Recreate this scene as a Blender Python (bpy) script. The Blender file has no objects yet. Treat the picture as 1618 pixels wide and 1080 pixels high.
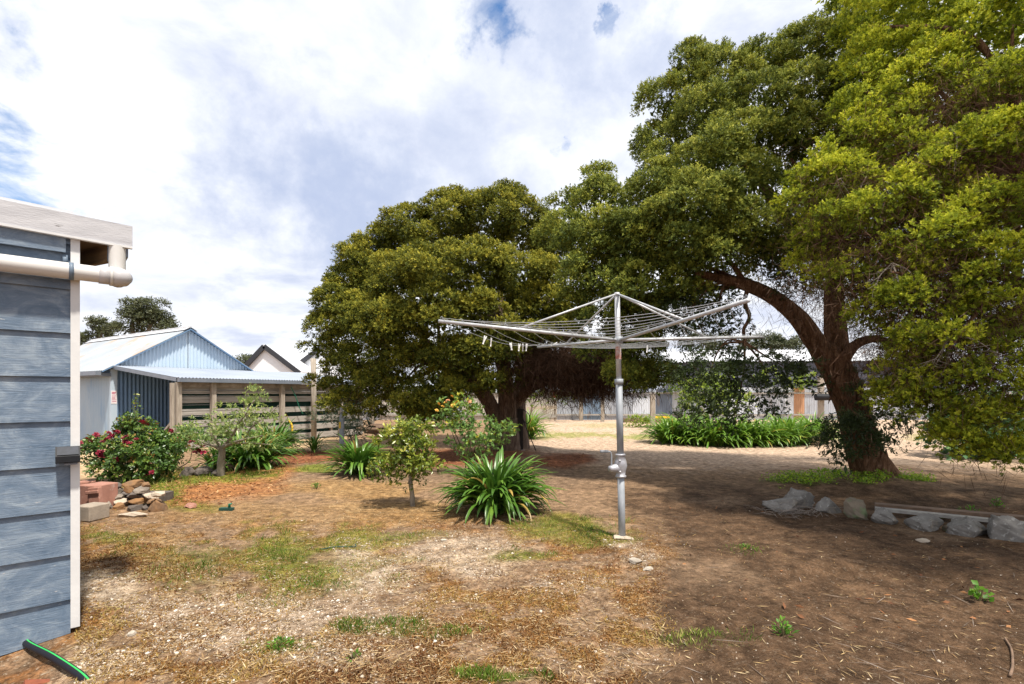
import bpy, math, random
import numpy as np
from mathutils import Vector, Matrix
R = np.random.default_rng(7)
random.seed(7)
PI = math.pi
S = bpy.context.scene
C = S.collection
EYE = 1.5; F = 805.0; CX = 809.0; HY = 622.0

def P3(px, py, d):                       # a point at distance d seen at that place of the view
    return np.array(((px-CX)/F*d, d, EYE+(HY-py)/F*d))
def gd(py): return EYE*F/(py-HY)
def gp(px, py):                          # a point of the flat ground
    d = gd(py); return np.array(((px-CX)/F*d, d, 0.0))

# ---------- noise ----------
_T = np.random.default_rng(3).random((256, 256))
def vnoise(x, y):
    x = np.asarray(x, float); y = np.asarray(y, float)
    xi = np.floor(x).astype(int); yi = np.floor(y).astype(int)
    fx = x-xi; fy = y-yi
    fx = fx*fx*(3-2*fx); fy = fy*fy*(3-2*fy)
    a = _T[xi & 255, yi & 255]; b = _T[(xi+1) & 255, yi & 255]
    c = _T[xi & 255, (yi+1) & 255]; d = _T[(xi+1) & 255, (yi+1) & 255]
    return (a*(1-fx)+b*fx)*(1-fy)+(c*(1-fx)+d*fx)*fy
def fbm(x, y, o=4):
    s = 0; a = .5; t = 0
    for k in range(o):
        s = s+a*vnoise(x*2**k+17.3*k, y*2**k+5.1*k); t += a; a *= .5
    return s/t
def sst(v): v = np.clip(v, 0, 1); return v*v*(3-2*v)
def nrm(v):
    v = np.asarray(v, float)
    return v/np.maximum(np.linalg.norm(v, axis=-1, keepdims=True), 1e-9)

# ---------- object helpers ----------
def tag(o, label=None, cat=None, group=None, kind=None):
    if label: o['label'] = label
    if cat: o['category'] = cat
    if group: o['group'] = group
    if kind: o['kind'] = kind
    return o
def empty(name, loc, label, cat, rz=0, group=None):
    o = bpy.data.objects.new(name, None); C.objects.link(o)
    o.location = [float(v) for v in loc]; o.rotation_euler = (0, 0, rz); o.empty_display_size = .2
    return tag(o, label, cat, group)
class MB:
    def __init__(s): s.v = []; s.f = []
    def add(s, vs, fs):
        b = len(s.v); s.v += [tuple(float(c) for c in v) for v in vs]
        s.f += [tuple(i+b for i in f) for f in fs]
    def box(s, lo, hi, rot=None, at=None):
        x0, y0, z0 = lo; x1, y1, z1 = hi
        vs = [(x0,y0,z0),(x1,y0,z0),(x1,y1,z0),(x0,y1,z0),(x0,y0,z1),(x1,y0,z1),(x1,y1,z1),(x0,y1,z1)]
        if rot is not None: vs = [tuple(rot @ Vector(v)) for v in vs]
        if at is not None: vs = [tuple(np.add(v, at)) for v in vs]
        s.add(vs, [(0,3,2,1),(4,5,6,7),(0,1,5,4),(1,2,6,5),(2,3,7,6),(3,0,4,7)])
        return s
    def bar(s, a, b, w, h, up=(0,0,1)):   # rectangular bar from a to b
        a = np.array(a, float); b = np.array(b, float); d = nrm(b-a)
        sd = nrm(np.cross(d, up)); u = np.cross(sd, d)
        vs = [p+sd*x*w/2+u*z*h/2 for p in (a, b) for x, z in ((-1,-1),(1,-1),(1,1),(-1,1))]
        s.add(vs, [(3,2,1,0),(4,5,6,7),(0,1,5,4),(1,2,6,5),(2,3,7,6),(3,0,4,7)])
        return s
    def tube(s, pts, r, n=10, cap=True, prof=None):
        pts = np.array(pts, float); m = len(pts)
        r = np.full(m, r) if np.isscalar(r) else np.array(r, float)
        t = nrm(np.gradient(pts, axis=0))
        ref = np.array((0, 0, 1.)) if abs(t[0][2]) < .9 else np.array((1., 0, 0))
        vs = []; u = nrm(np.cross(t[0], ref))
        for i in range(m):
            u = nrm(u-t[i]*np.dot(u, t[i])); w = np.cross(t[i], u)
            for k in range(n):
                a = 2*PI*k/n; q = r[i]*(prof(a, i/(m-1)) if prof else 1)
                vs.append(pts[i]+q*(math.cos(a)*u+math.sin(a)*w))
        fs = [(i*n+k, i*n+(k+1) % n, (i+1)*n+(k+1) % n, (i+1)*n+k) for i in range(m-1) for k in range(n)]
        if cap: fs += [tuple(range(n))[::-1], tuple((m-1)*n+k for k in range(n))]
        s.add(vs, fs); return s
    def build(s, name, mat, parent=None, smooth=False, local=False):
        me = bpy.data.meshes.new(name)
        off = np.array(parent.location) if (parent is not None and not local and parent.type == 'EMPTY') else np.zeros(3)
        v = np.array(s.v)-off
        me.from_pydata(v.tolist(), [], s.f)
        if smooth: me.polygons.foreach_set('use_smooth', [True]*len(me.polygons))
        me.materials.append(mat)
        o = bpy.data.objects.new(name, me); C.objects.link(o)
        if parent is not None: o.parent = parent
        return o
def smooth_path(pts, k=8):
    pts = np.array(pts, float); out = []
    q = np.vstack([2*pts[0]-pts[1], pts, 2*pts[-1]-pts[-2]])
    for i in range(1, len(q)-2):
        for t in np.linspace(0, 1, k, endpoint=False):
            a, b, c, d = q[i-1:i+3]
            out.append(.5*((2*b)+(-a+c)*t+(2*a-5*b+4*c-d)*t*t+(-a+3*b-3*c+d)*t**3))
    out.append(pts[-1]); return np.array(out)
def mesh_np(name, V, tris, mat, parent=None, tint=None, smooth=False, off=None):
    me = bpy.data.meshes.new(name)
    V = np.asarray(V, np.float32)
    if off is None and parent is not None and parent.type == 'EMPTY': off = np.array(parent.location)
    if off is not None: V = V-np.asarray(off, np.float32)
    nv = len(V); nf, k = tris.shape
    me.vertices.add(nv); me.vertices.foreach_set('co', np.ascontiguousarray(V, np.float32).ravel())
    me.loops.add(nf*k); me.loops.foreach_set('vertex_index', tris.astype(np.int32).ravel())
    me.polygons.add(nf)
    me.polygons.foreach_set('loop_start', np.arange(0, nf*k, k, dtype=np.int32))
    me.polygons.foreach_set('loop_total', np.full(nf, k, np.int32))
    if smooth: me.polygons.foreach_set('use_smooth', np.ones(nf, bool))
    if tint is not None:
        at = me.attributes.new('tint', 'FLOAT', 'POINT'); at.data.foreach_set('value', np.asarray(tint, np.float32))
    me.update(calc_edges=True); me.validate()
    me.materials.append(mat)
    o = bpy.data.objects.new(name, me); C.objects.link(o)
    if parent is not None: o.parent = parent
    return o
def leaf_arrays(P, A, L, W, tint, up=None, wide=.45, fold=.15, face=None):
    n = len(P); A = nrm(A); L = np.broadcast_to(L, (n,))[:, None]; W = np.broadcast_to(W, (n,))[:, None]
    ref = R.normal(size=(n, 3)) if up is None else (np.array((0, 0, 1.))+R.normal(size=(n, 3))*up)
    if face is not None: ref = face+R.normal(0, .32, (n, 3))
    sd = nrm(np.cross(A, ref)); nn = np.cross(sd, A)
    mid = P+A*L*wide+nn*W*fold
    V = np.stack([P, mid-sd*W/2, P+A*L, mid+sd*W/2], 1).reshape(-1, 3)
    b = np.arange(n)[:, None]*4
    T = np.concatenate([b+np.array([0, 2, 1]), b+np.array([0, 3, 2])], 1).reshape(-1, 3)
    return V, T, np.repeat(tint, 4)
def leaves(name, P, A, L, W, tint, mat, parent=None, **k):
    V, T, t = leaf_arrays(P, A, L, W, tint, **k)
    return mesh_np(name, V, T, mat, parent, t)

# ---------- materials ----------
def newmat(name):
    m = bpy.data.materials.new(name); m.use_nodes = True
    nt = m.node_tree; nt.nodes.clear()
    o = nt.nodes.new('ShaderNodeOutputMaterial')
    return m, nt, nt.nodes, nt.links, o
def ramp(nt, stops, fac, interp='LINEAR'):
    r = nt.nodes.new('ShaderNodeValToRGB'); e = r.color_ramp.elements; r.color_ramp.interpolation = interp
    while len(e) < len(stops): e.new(.5)
    for i, (p, c) in enumerate(stops):
        e[i].position = p; e[i].color = (c[0], c[1], c[2], 1) if not np.isscalar(c) else (c, c, c, 1)
    nt.links.new(fac, r.inputs[0]); return r.outputs[0]
def tex(nt, scale=(1, 1, 1), kind='Object', rot=(0, 0, 0)):
    t = nt.nodes.new('ShaderNodeTexCoord'); m = nt.nodes.new('ShaderNodeMapping')
    m.inputs['Scale'].default_value = scale; m.inputs['Rotation'].default_value = rot
    nt.links.new(t.outputs[kind], m.inputs['Vector']); return m.outputs[0]
def noise(nt, vec, scale, detail=5, rough=.55, dist=0):
    n = nt.nodes.new('ShaderNodeTexNoise'); n.inputs['Scale'].default_value = scale
    n.inputs['Detail'].default_value = detail; n.inputs['Roughness'].default_value = rough
    n.inputs['Distortion'].default_value = dist
    nt.links.new(vec, n.inputs['Vector']); return n.outputs[0]
def bump(nt, h, strength, dist):
    b = nt.nodes.new('ShaderNodeBump'); b.inputs['Strength'].default_value = strength; b.inputs['Distance'].default_value = dist
    nt.links.new(h, b.inputs['Height']); return b.outputs[0]
def mixc(nt, a, b, fac, mode='MIX'):
    m = nt.nodes.new('ShaderNodeMix'); m.data_type = 'RGBA'; m.blend_type = mode
    for k, v in ((0, fac), (6, a), (7, b)):
        if isinstance(v, (int, float)): m.inputs[k].default_value = v
        elif isinstance(v, tuple): m.inputs[k].default_value = (*v, 1)
        else: nt.links.new(v, m.inputs[k])
    return m.outputs[2]
def math_(nt, op, a, b=0.0, clamp=False):
    m = nt.nodes.new('ShaderNodeMath'); m.operation = op; m.use_clamp = clamp
    for k, v in ((0, a), (1, b)):
        if isinstance(v, (int, float)): m.inputs[k].default_value = v
        else: nt.links.new(v, m.inputs[k])
    return m.outputs[0]
def pbr(name, c1, c2=None, scale=4, stretch=(1, 1, 1), rough=.7, metal=0, bmp=.0, bscale=40, spots=None, lo=.35, hi=.65, spec=.4, detail=6, rot=(0,0,0)):
    m, nt, N, L, o = newmat(name)
    p = N.new('ShaderNodeBsdfPrincipled'); L.new(p.outputs[0], o.inputs[0])
    v = tex(nt, stretch, rot=rot)
    c2 = c2 or tuple(x*.8 for x in c1)
    col = ramp(nt, [(lo, c1), (hi, c2)], noise(nt, v, scale, detail, .6))
    if spots:
        for (sc, ths, thd, cc) in spots:
            col = mixc(nt, col, cc, ramp(nt, [(ths, 0), (thd, 1)], noise(nt, v, sc, 5, .65)))
    L.new(col, p.inputs['Base Color'])
    p.inputs['Roughness'].default_value = rough; p.inputs['Metallic'].default_value = metal
    p.inputs['Specular IOR Level'].default_value = spec
    if bmp: L.new(bump(nt, noise(nt, v, bscale, 5, .6), bmp, .01), p.inputs['Normal'])
    return m
def leafmat(name, stops, trans=.35, rough=.5, spec=.35):
    m, nt, N, L, o = newmat(name)
    a = N.new('ShaderNodeAttribute'); a.attribute_name = 'tint'
    col = ramp(nt, stops, a.outputs['Fac'])
    p = N.new('ShaderNodeBsdfPrincipled'); p.inputs['Roughness'].default_value = rough
    p.inputs['Specular IOR Level'].default_value = spec
    L.new(col, p.inputs['Base Color'])
    t = N.new('ShaderNodeBsdfTranslucent'); L.new(mixc(nt, col, (1.0, 1.0, .55), .0), t.inputs[0])
    x = N.new('ShaderNodeMixShader'); x.inputs[0].default_value = trans
    L.new(p.outputs[0], x.inputs[1]); L.new(t.outputs[0], x.inputs[2]); L.new(x.outputs[0], o.inputs[0])
    return m
def barkmat(name, c1, c2, c3, sc=3):
    m, nt, N, L, o = newmat(name)
    p = N.new('ShaderNodeBsdfPrincipled'); p.inputs['Roughness'].default_value = .95; p.inputs['Specular IOR Level'].default_value = .1
    L.new(p.outputs[0], o.inputs[0])
    v = tex(nt, (6, 6, .7)); n = noise(nt, v, sc, 9, .72, 1.1)
    col = ramp(nt, [(.3, c1), (.5, c2), (.68, c3)], n)
    L.new(col, p.inputs[0]); L.new(bump(nt, n, 1.0, .09), p.inputs['Normal'])
    return m

M = {}
M['white_paint'] = pbr('white_paint', (.64,.64,.64), (.57,.57,.575), 6, rough=.5, bmp=.08, bscale=60, spots=[(11,.66,.76,(.42,.40,.36))])
M['fascia'] = pbr('fascia_paint', (.52,.52,.545), (.40,.40,.425), 3, (1,1,6), rough=.65, bmp=.25, bscale=30, spots=[(9,.66,.72,(.16,.15,.15))])
M['pvc'] = pbr('pvc_cream', (.60,.585,.565), (.54,.525,.51), 3, rough=.35, spec=.5)
M['pvc_grey'] = pbr('pvc_joint', (.50,.49,.50), (.44,.43,.44), 5, rough=.4)
M['pvc_dark'] = pbr('bracket_paint', (.16,.21,.28), (.11,.15,.2), 12, rough=.5)
M['eave_wood'] = pbr('eave_wood', (.20,.12,.05), (.11,.06,.03), 4, (1,.3,6), rough=.8)
M['roof_iron'] = pbr('roof_iron', (.62,.63,.65), (.55,.56,.58), 2, rough=.45, metal=.2)
M['black'] = pbr('black_plastic', (.018,.019,.022), (.012,.013,.016), 8, rough=.55, spec=.2)
M['solar'] = pbr('solar_cell', (.035,.04,.055), (.025,.03,.04), 40, rough=.45, spec=.12)
M['lens'] = pbr('lamp_lens', (.09,.09,.1), (.05,.05,.06), 10, rough=.2)
M['concrete'] = pbr('concrete', (.42,.33,.22), (.22,.17,.115), 6, rough=.95, bmp=.6, bscale=60, spots=[(20,.55,.65,(.1,.075,.05))])
M['poly'] = pbr('black_poly_pipe', (.012,.013,.02), (.015,.016,.022), 5, rough=.5, spec=.2)
M['green_stripe'] = pbr('green_stripe', (.04,.5,.1), (.03,.42,.09), 5, rough=.5)
M['brick'] = pbr('brick_fragment', (.26,.075,.035), (.16,.05,.028), 14, rough=.9, bmp=.5)
M['galv'] = pbr('galvanised_steel', (.33,.35,.38), (.24,.26,.285), 14, (1,1,.5), rough=.62, metal=.1, spec=.35, spots=[(7,.70,.76,(.26,.16,.11))])
M['alu'] = pbr('cast_alloy', (.45,.45,.48), (.36,.36,.39), 14, rough=.45, metal=.4, bmp=.2)
M['arm'] = pbr('painted_tube', (.52,.53,.55), (.38,.39,.41), 16, rough=.45, metal=.2)
M['wire'] = pbr('wire', (.5,.51,.53), (.4,.41,.43), 10, rough=.4, metal=.3)
M['rust'] = pbr('rust_band', (.33,.09,.05), (.45,.40,.38), 20, rough=.8)
M['peg'] = pbr('peg_plastic', (.82,.82,.80), (.75,.75,.73), 8, rough=.45)
M['wood'] = pbr('weathered_wood', (.40,.35,.29), (.23,.19,.155), 5, (1,1,1), rough=.9, bmp=.4, bscale=25, spots=[(14,.6,.7,(.12,.095,.075))])
M['wood_h'] = pbr('weathered_rail', (.42,.395,.36), (.26,.235,.21), 5, (.35,3,7), rough=.9, bmp=.4, bscale=20, spots=[(6,.6,.72,(.13,.10,.08))])
M['wood_p'] = pbr('weathered_post', (.42,.37,.31), (.24,.20,.16), 5, (6,6,.5), rough=.9, bmp=.4, bscale=16)
M['wood_dark'] = pbr('dark_post_wood', (.045,.036,.03), (.025,.02,.018), 6, (4,4,.6), rough=.9, bmp=.4)
M['plank_brown'] = pbr('old_plank', (.21,.135,.09), (.12,.08,.055), 5, (.5,5,5), rough=.9, bmp=.4)
M['plank_grey'] = pbr('grey_plank', (.38,.36,.33), (.26,.245,.225), 5, (.5,5,5), rough=.9, bmp=.3)
M['shade'] = pbr('green_shadecloth', (.018,.075,.058), (.012,.05,.04), 6, rough=.8)
M['mesh'] = pbr('mesh_wire', (.72,.73,.74), (.6,.61,.62), 6, rough=.5)
M['hose'] = pbr('hose_green', (.02,.20,.12), (.015,.15,.09), 6, rough=.4)
M['yellow'] = pbr('yellow_plastic', (.75,.5,.04), (.65,.42,.03), 6, rough=.5)
M['paper'] = pbr('paper', (.78,.74,.76), (.72,.66,.69), 6, rough=.8)
M['ink'] = pbr('faded_ink', (.55,.14,.20), (.42,.12,.2), 6, rough=.8)
M['terracotta'] = pbr('terracotta', (.40,.20,.15), (.31,.15,.11), 7, rough=.85, bmp=.3, spots=[(11,.58,.68,(.45,.30,.25))])
M['block'] = pbr('concrete_block', (.36,.30,.24), (.28,.235,.19), 9, rough=.95, bmp=.4)
M['granite'] = pbr('granite', (.25,.235,.215), (.14,.13,.118), 7, rough=.9, bmp=.7, bscale=18, spots=[(26,.58,.64,(.34,.33,.31)),(3,.58,.7,(.28,.235,.18))])
M['granite_tan'] = pbr('granite_tan', (.23,.185,.135), (.14,.115,.085), 6, rough=.9, bmp=.7, bscale=18, spots=[(5,.52,.62,(.16,.2,.10))])
M['basalt'] = pbr('dark_stone', (.15,.125,.11), (.085,.07,.06), 8, rough=.95, bmp=.7, bscale=20)
M['slate'] = pbr('wall_stone_grey', (.30,.255,.21), (.18,.15,.125), 9, (1,1,3), rough=.9, bmp=.5)
M['ochre'] = pbr('wall_stone_ochre', (.30,.155,.06), (.20,.125,.075), 6, rough=.9, bmp=.5)
M['pale_stone'] = pbr('pale_stone', (.50,.42,.33), (.38,.31,.24), 6, rough=.9, bmp=.5)
M['chalk'] = pbr('white_limestone', (.48,.43,.36), (.33,.285,.23), 6, rough=.9, bmp=.5)
def shedmat(name, c1, c2, c3=None):
    return pbr(name, c1, c2, 1.2, (1, 1, .35), rough=.55, metal=.1, spots=[(2.2,.58,.75,c3)] if c3 else None)
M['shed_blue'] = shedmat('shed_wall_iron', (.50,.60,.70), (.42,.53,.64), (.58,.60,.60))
M['shed_blue_dark'] = shedmat('shed_shade_and_trim_iron', (.14,.24,.38), (.11,.19,.32))  # wall iron darkened with painted lean-to shade; also the trim blue
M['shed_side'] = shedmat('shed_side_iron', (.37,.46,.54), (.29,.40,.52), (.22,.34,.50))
M['shed_roof'] = pbr('old_roof_iron', (.36,.39,.42), (.29,.32,.35), .7, rough=.5, metal=.15, spots=[(.9,.55,.68,(.42,.28,.18))])
M['shed_roof2'] = pbr('lean_roof_iron', (.35,.39,.45), (.29,.33,.40), .8, rough=.5, metal=.15)
M['gutter'] = pbr('gutter_metal', (.24,.27,.32), (.19,.22,.27), 4, rough=.4, metal=.3)
M['house_white'] = pbr('white_boards', (.84,.86,.89), (.79,.81,.84), 1, (.2,.2,6), rough=.6)
M['barge'] = pbr('charcoal_barge', (.035,.037,.045), (.028,.03,.036), 3, rough=.5)
M['grey_roof'] = pbr('pale_roof_iron', (.70,.71,.73), (.6,.61,.64), .6, rough=.4, metal=.2)
M['grey_wall'] = pbr('slate_grey_iron', (.115,.125,.16), (.09,.10,.13), .6, rough=.5, metal=.15)
for nm, a, b in (('f_grey', (0.439,0.464,0.512), (0.329,0.354,0.403)), ('f_blue', (0.244,0.329,0.439), (0.183,0.256,0.354)), ('f_dark', (0.183,0.220,0.293), (0.146,0.183,0.244)),
                 ('f_cream', (0.549,0.500,0.439), (0.439,0.403,0.354)), ('f_tan', (0.549,0.317,0.183), (0.439,0.244,0.146)), ('f_pale', (0.671,0.708,0.750), (0.549,0.586,0.659))):
    M[nm] = pbr('sheet_'+nm[2:], a, b, .9, (1, 1, .3), rough=.55, metal=.1, spots=[(1.7,.6,.74,(.24,.17,.13))])
M['red_thing'] = pbr('red_plastic', (.55,.05,.03), (.45,.04,.03), 6, rough=.5)
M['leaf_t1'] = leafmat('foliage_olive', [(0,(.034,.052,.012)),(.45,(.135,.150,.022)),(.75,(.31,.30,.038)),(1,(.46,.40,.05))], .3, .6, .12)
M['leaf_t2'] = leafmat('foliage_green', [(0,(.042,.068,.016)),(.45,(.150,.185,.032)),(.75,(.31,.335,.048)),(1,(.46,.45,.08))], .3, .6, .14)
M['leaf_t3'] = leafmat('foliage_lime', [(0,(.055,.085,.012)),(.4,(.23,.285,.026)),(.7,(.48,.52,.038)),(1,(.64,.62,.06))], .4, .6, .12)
M['leaf_dark'] = leafmat('foliage_painted_shade', [(0,(0.029,0.047,0.016)),(1,(0.085,0.124,0.035))], .25)  # darker copy of the crown's leaf colour, shade painted into it
M['leaf_gum'] = leafmat('foliage_gum', [(0,(0.040,0.052,0.022)),(1,(0.120,0.132,0.054))], .2)
M['leaf_bright'] = leafmat('foliage_bright', [(0,(.09,.16,.02)),(.6,(.22,.32,.03)),(1,(.40,.46,.06))], .45)
M['leaf_aga'] = leafmat('strap_leaves', [(0,(.04,.105,.015)),(.5,(.09,.20,.024)),(.85,(.17,.30,.04)),(.93,(.24,.29,.05)),(1,(.48,.33,.09))], .25, .35, .6)
M['leaf_aga2'] = leafmat('strap_leaves_painted_sun', [(0,(.06,.14,.015)),(.5,(.14,.27,.03)),(.85,(.25,.40,.05)),(1,(.48,.40,.09))], .35, .35, .6)  # brighter copy of the strap leaf colour, sunlight painted in
M['leaf_rose'] = leafmat('rose_leaves', [(0,(.035,.085,.018)),(.6,(.095,.18,.035)),(.9,(.20,.28,.04)),(1,(.32,.16,.05))], .25, .35, .5)
M['leaf_rose2'] = leafmat('pale_rose_leaves', [(0,(.08,.17,.04)),(.6,(.17,.29,.075)),(.9,(.28,.40,.07)),(1,(.50,.46,.05))], .4, .4, .5)
M['leaf_fruit'] = leafmat('fruit_tree_leaves', [(0,(0.130,0.195,0.059)),(.6,(0.286,0.377,0.117)),(1,(0.520,0.572,0.164))], .4, .5)
M['leaf_citrus'] = leafmat('citrus_leaves', [(0,(.05,.09,.012)),(.5,(.15,.21,.025)),(.8,(.34,.38,.045)),(1,(.55,.52,.10))], .35, .3, .6)
M['leaf_blue'] = leafmat('broad_bluegreen_leaves', [(0,(.035,.09,.035)),(.6,(.09,.20,.075)),(1,(.26,.40,.16))], .3, .4)
M['leaf_olean'] = leafmat('narrow_grey_leaves', [(0,(.05,.075,.04)),(1,(.17,.22,.13))], .25)
M['twig'] = leafmat('dead_twigs', [(0,(.045,.026,.017)),(.6,(.10,.055,.034)),(1,(.17,.11,.075))], .1, .9, .1)
M['twig_grey'] = leafmat('bare_twigs', [(0,(.15,.12,.10)),(1,(.34,.29,.25))], .05, .9, .1)
M['bark1'] = barkmat('paperbark_grey', (.05,.034,.025), (.22,.155,.115), (.46,.35,.27))
M['bark2'] = barkmat('paperbark_red', (.035,.02,.013), (.22,.115,.065), (.50,.31,.20))
M['bark_smooth'] = pbr('smooth_grey_bark', (.30,.26,.21), (.19,.16,.13), 14, (1,1,.5), rough=.9, bmp=.4)
M['stem'] = pbr('green_brown_stem', (.14,.12,.05), (.09,.07,.035), 12, rough=.8)
M['petal_red'] = pbr('dark_red_petals', (.24,.008,.03), (.15,.004,.018), 30, rough=.6)
M['petal_pink'] = pbr('crimson_petals', (.48,.03,.09), (.36,.02,.06), 30, rough=.6)
M['petal_yel'] = pbr('yellow_petals', (.75,.48,.05), (.72,.36,.09), 30, rough=.6)
M['petal_peach'] = pbr('peach_petals', (.72,.30,.16), (.74,.42,.22), 30, rough=.6)
M['pebble'] = leafmat('pebbles', [(0,(.20,.15,.10)),(.4,(.40,.32,.24)),(.8,(.58,.51,.43)),(1,(.70,.66,.60))], .0, .9, .2)
M['straw'] = leafmat('dry_litter', [(0,(.10,.055,.028)),(.4,(.24,.14,.065)),(.75,(.42,.29,.14)),(1,(.58,.46,.28))], .15, .9, .1)
M['moss'] = leafmat('dry_groundcover', [(0,(.12,.05,.02)),(.4,(.25,.12,.035)),(.7,(.30,.19,.05)),(1,(.36,.28,.10))], .2, .9, .1)
M['grass'] = leafmat('grass_blades', [(0,(.06,.12,.012)),(.5,(.13,.20,.025)),(.85,(.24,.30,.05)),(1,(.42,.36,.13))], .35, .6, .2)
M['mulch'] = leafmat('bark_chips', [(0,(.11,.05,.03)),(.45,(.26,.12,.055)),(.8,(.44,.24,.11)),(1,(.58,.38,.20))], .05, .9, .1)
M['weed'] = leafmat('weed_leaves', [(0,(.05,.14,.015)),(.6,(.13,.30,.03)),(1,(.30,.46,.06))], .4, .5)
M['weed_lime'] = leafmat('lime_weed_leaves', [(0,(.13,.26,.015)),(.6,(.28,.45,.03)),(1,(.50,.58,.06))], .4, .5)
# ---------- camera, sky, sun ----------
cam = bpy.data.objects.new('camera', bpy.data.cameras.new('camera')); C.objects.link(cam)
cam.location = (0, 0, EYE); cam.rotation_euler = (PI/2, 0, 0)
cam.data.sensor_width = 36; cam.data.lens = F/1618*36; cam.data.shift_y = (HY-540)/1618
cam.data.clip_start = .05; cam.data.clip_end = 5000
S.camera = cam
S.view_settings.view_transform = 'Standard'; S.view_settings.look = 'None'; S.view_settings.gamma = 1
S.view_settings.exposure = EXPOSURE = 0.5
S.cycles.use_denoising = True
S.cycles.max_bounces = 6; S.cycles.diffuse_bounces = 3; S.cycles.glossy_bounces = 2; S.cycles.transmission_bounces = 4
SUN = nrm(np.array((.26, -.36, 1.0)))
sl = bpy.data.lights.new('sun', 'SUN'); sl.energy = 5.0; sl.angle = math.radians(3.5); sl.color = (1, .93, .82)
so = bpy.data.objects.new('sun', sl); C.objects.link(so); so.location = (0, 0, 30)
so.rotation_euler = Vector(-SUN).to_track_quat('-Z', 'Y').to_euler()

w = bpy.data.worlds.new('World'); S.world = w; w.use_nodes = True
nt = w.node_tree; nt.nodes.clear(); N = nt.nodes; L = nt.links
wo = N.new('ShaderNodeOutputWorld'); bg = N.new('ShaderNodeBackground'); L.new(bg.outputs[0], wo.inputs[0])
sky = N.new('ShaderNodeTexSky'); sky.sky_type = 'NISHITA'; sky.sun_disc = False
sky.sun_elevation = math.asin(SUN[2]); sky.sun_rotation = math.atan2(SUN[0], SUN[1])
tc = N.new('ShaderNodeTexCoord')
vm = N.new('ShaderNodeVectorMath'); vm.operation = 'NORMALIZE'; L.new(tc.outputs['Generated'], vm.inputs[0])
sx = N.new('ShaderNodeSeparateXYZ'); L.new(vm.outputs[0], sx.inputs[0])
den = math_(nt, 'ADD', math_(nt, 'MAXIMUM', sx.outputs[2], 0.0), .22)
cb = N.new('ShaderNodeCombineXYZ')
L.new(math_(nt, 'DIVIDE', sx.outputs[0], den), cb.inputs[0]); L.new(math_(nt, 'DIVIDE', sx.outputs[1], den), cb.inputs[1])
cl = cb.outputs[0]
def wblob(px, py, wd, soft, nz=.22):      # a cloud or a gap in one direction of the sky
    d = nrm(P3(px, py, 1)-np.array((0, 0, EYE)))
    v = N.new('ShaderNodeVectorMath'); v.operation = 'DISTANCE'; L.new(warp, v.inputs[0]); v.inputs[1].default_value = d
    mr = N.new('ShaderNodeMapRange'); mr.interpolation_type = 'SMOOTHSTEP'
    mr.inputs[1].default_value = wd*soft; mr.inputs[2].default_value = wd
    mr.inputs[3].default_value = 1; mr.inputs[4].default_value = 0
    L.new(v.outputs[1] if v.outputs[1].name == 'Value' else v.outputs['Value'], mr.inputs[0]); return mr.outputs[0]
nw = N.new('ShaderNodeTexNoise'); nw.inputs['Scale'].default_value = 3.2; nw.inputs['Detail'].default_value = 8; nw.inputs['Roughness'].default_value = .62
L.new(vm.outputs[0], nw.inputs['Vector'])
sub = N.new('ShaderNodeVectorMath'); sub.operation = 'SUBTRACT'; L.new(nw.outputs['Color'], sub.inputs[0]); sub.inputs[1].default_value = (.5, .5, .5)
scl = N.new('ShaderNodeVectorMath'); scl.operation = 'SCALE'; L.new(sub.outputs[0], scl.inputs[0]); scl.inputs['Scale'].default_value = .75
addw = N.new('ShaderNodeVectorMath'); addw.operation = 'ADD'; L.new(vm.outputs[0], addw.inputs[0]); L.new(scl.outputs[0], addw.inputs[1])
warp = addw.outputs[0]
n1 = noise(nt, cl, 1.15, 9, .56, .5); n2 = noise(nt, cl, 3.0, 9, .6, .3)
gsum = math_(nt, 'ADD', math_(nt, 'MULTIPLY', n1, .65), math_(nt, 'MULTIPLY', n2, .35))
grey = ramp(nt, [(.44, 0), (.64, 1)], gsum)
for b_, k in ((wblob(905, 60, .24, .25), .75), (wblob(560, 265, .30, .2), .85), (wblob(800, 250, .30, .2), .60), (wblob(700, 60, .28, .1), .35), (wblob(250, 440, .3, .1), .25)):
    grey = math_(nt, 'MAXIMUM', math_(nt, 'MULTIPLY', grey, .55) if k == .75 else grey, math_(nt, 'MULTIPLY', b_, k))
for b_ in (wblob(640, 130, .24, .2), wblob(900, 190, .2, .2), wblob(470, 30, .15, .2)):
    grey = math_(nt, 'MULTIPLY', grey, math_(nt, 'SUBTRACT', 1.0, math_(nt, 'MULTIPLY', b_, .6)))
hz = ramp(nt, [(.0, 1), (.22, 0)], sx.outputs[2])
grey = math_(nt, 'MULTIPLY', grey, math_(nt, 'SUBTRACT', 1.0, math_(nt, 'MULTIPLY', hz, .75)))
cloud = mixc(nt, mixc(nt, (.86, .87, .89), (.62, .65, .74), ramp(nt, [(.42, 0), (.66, 1)], n2)), (.32, .39, .57), grey)
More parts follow.
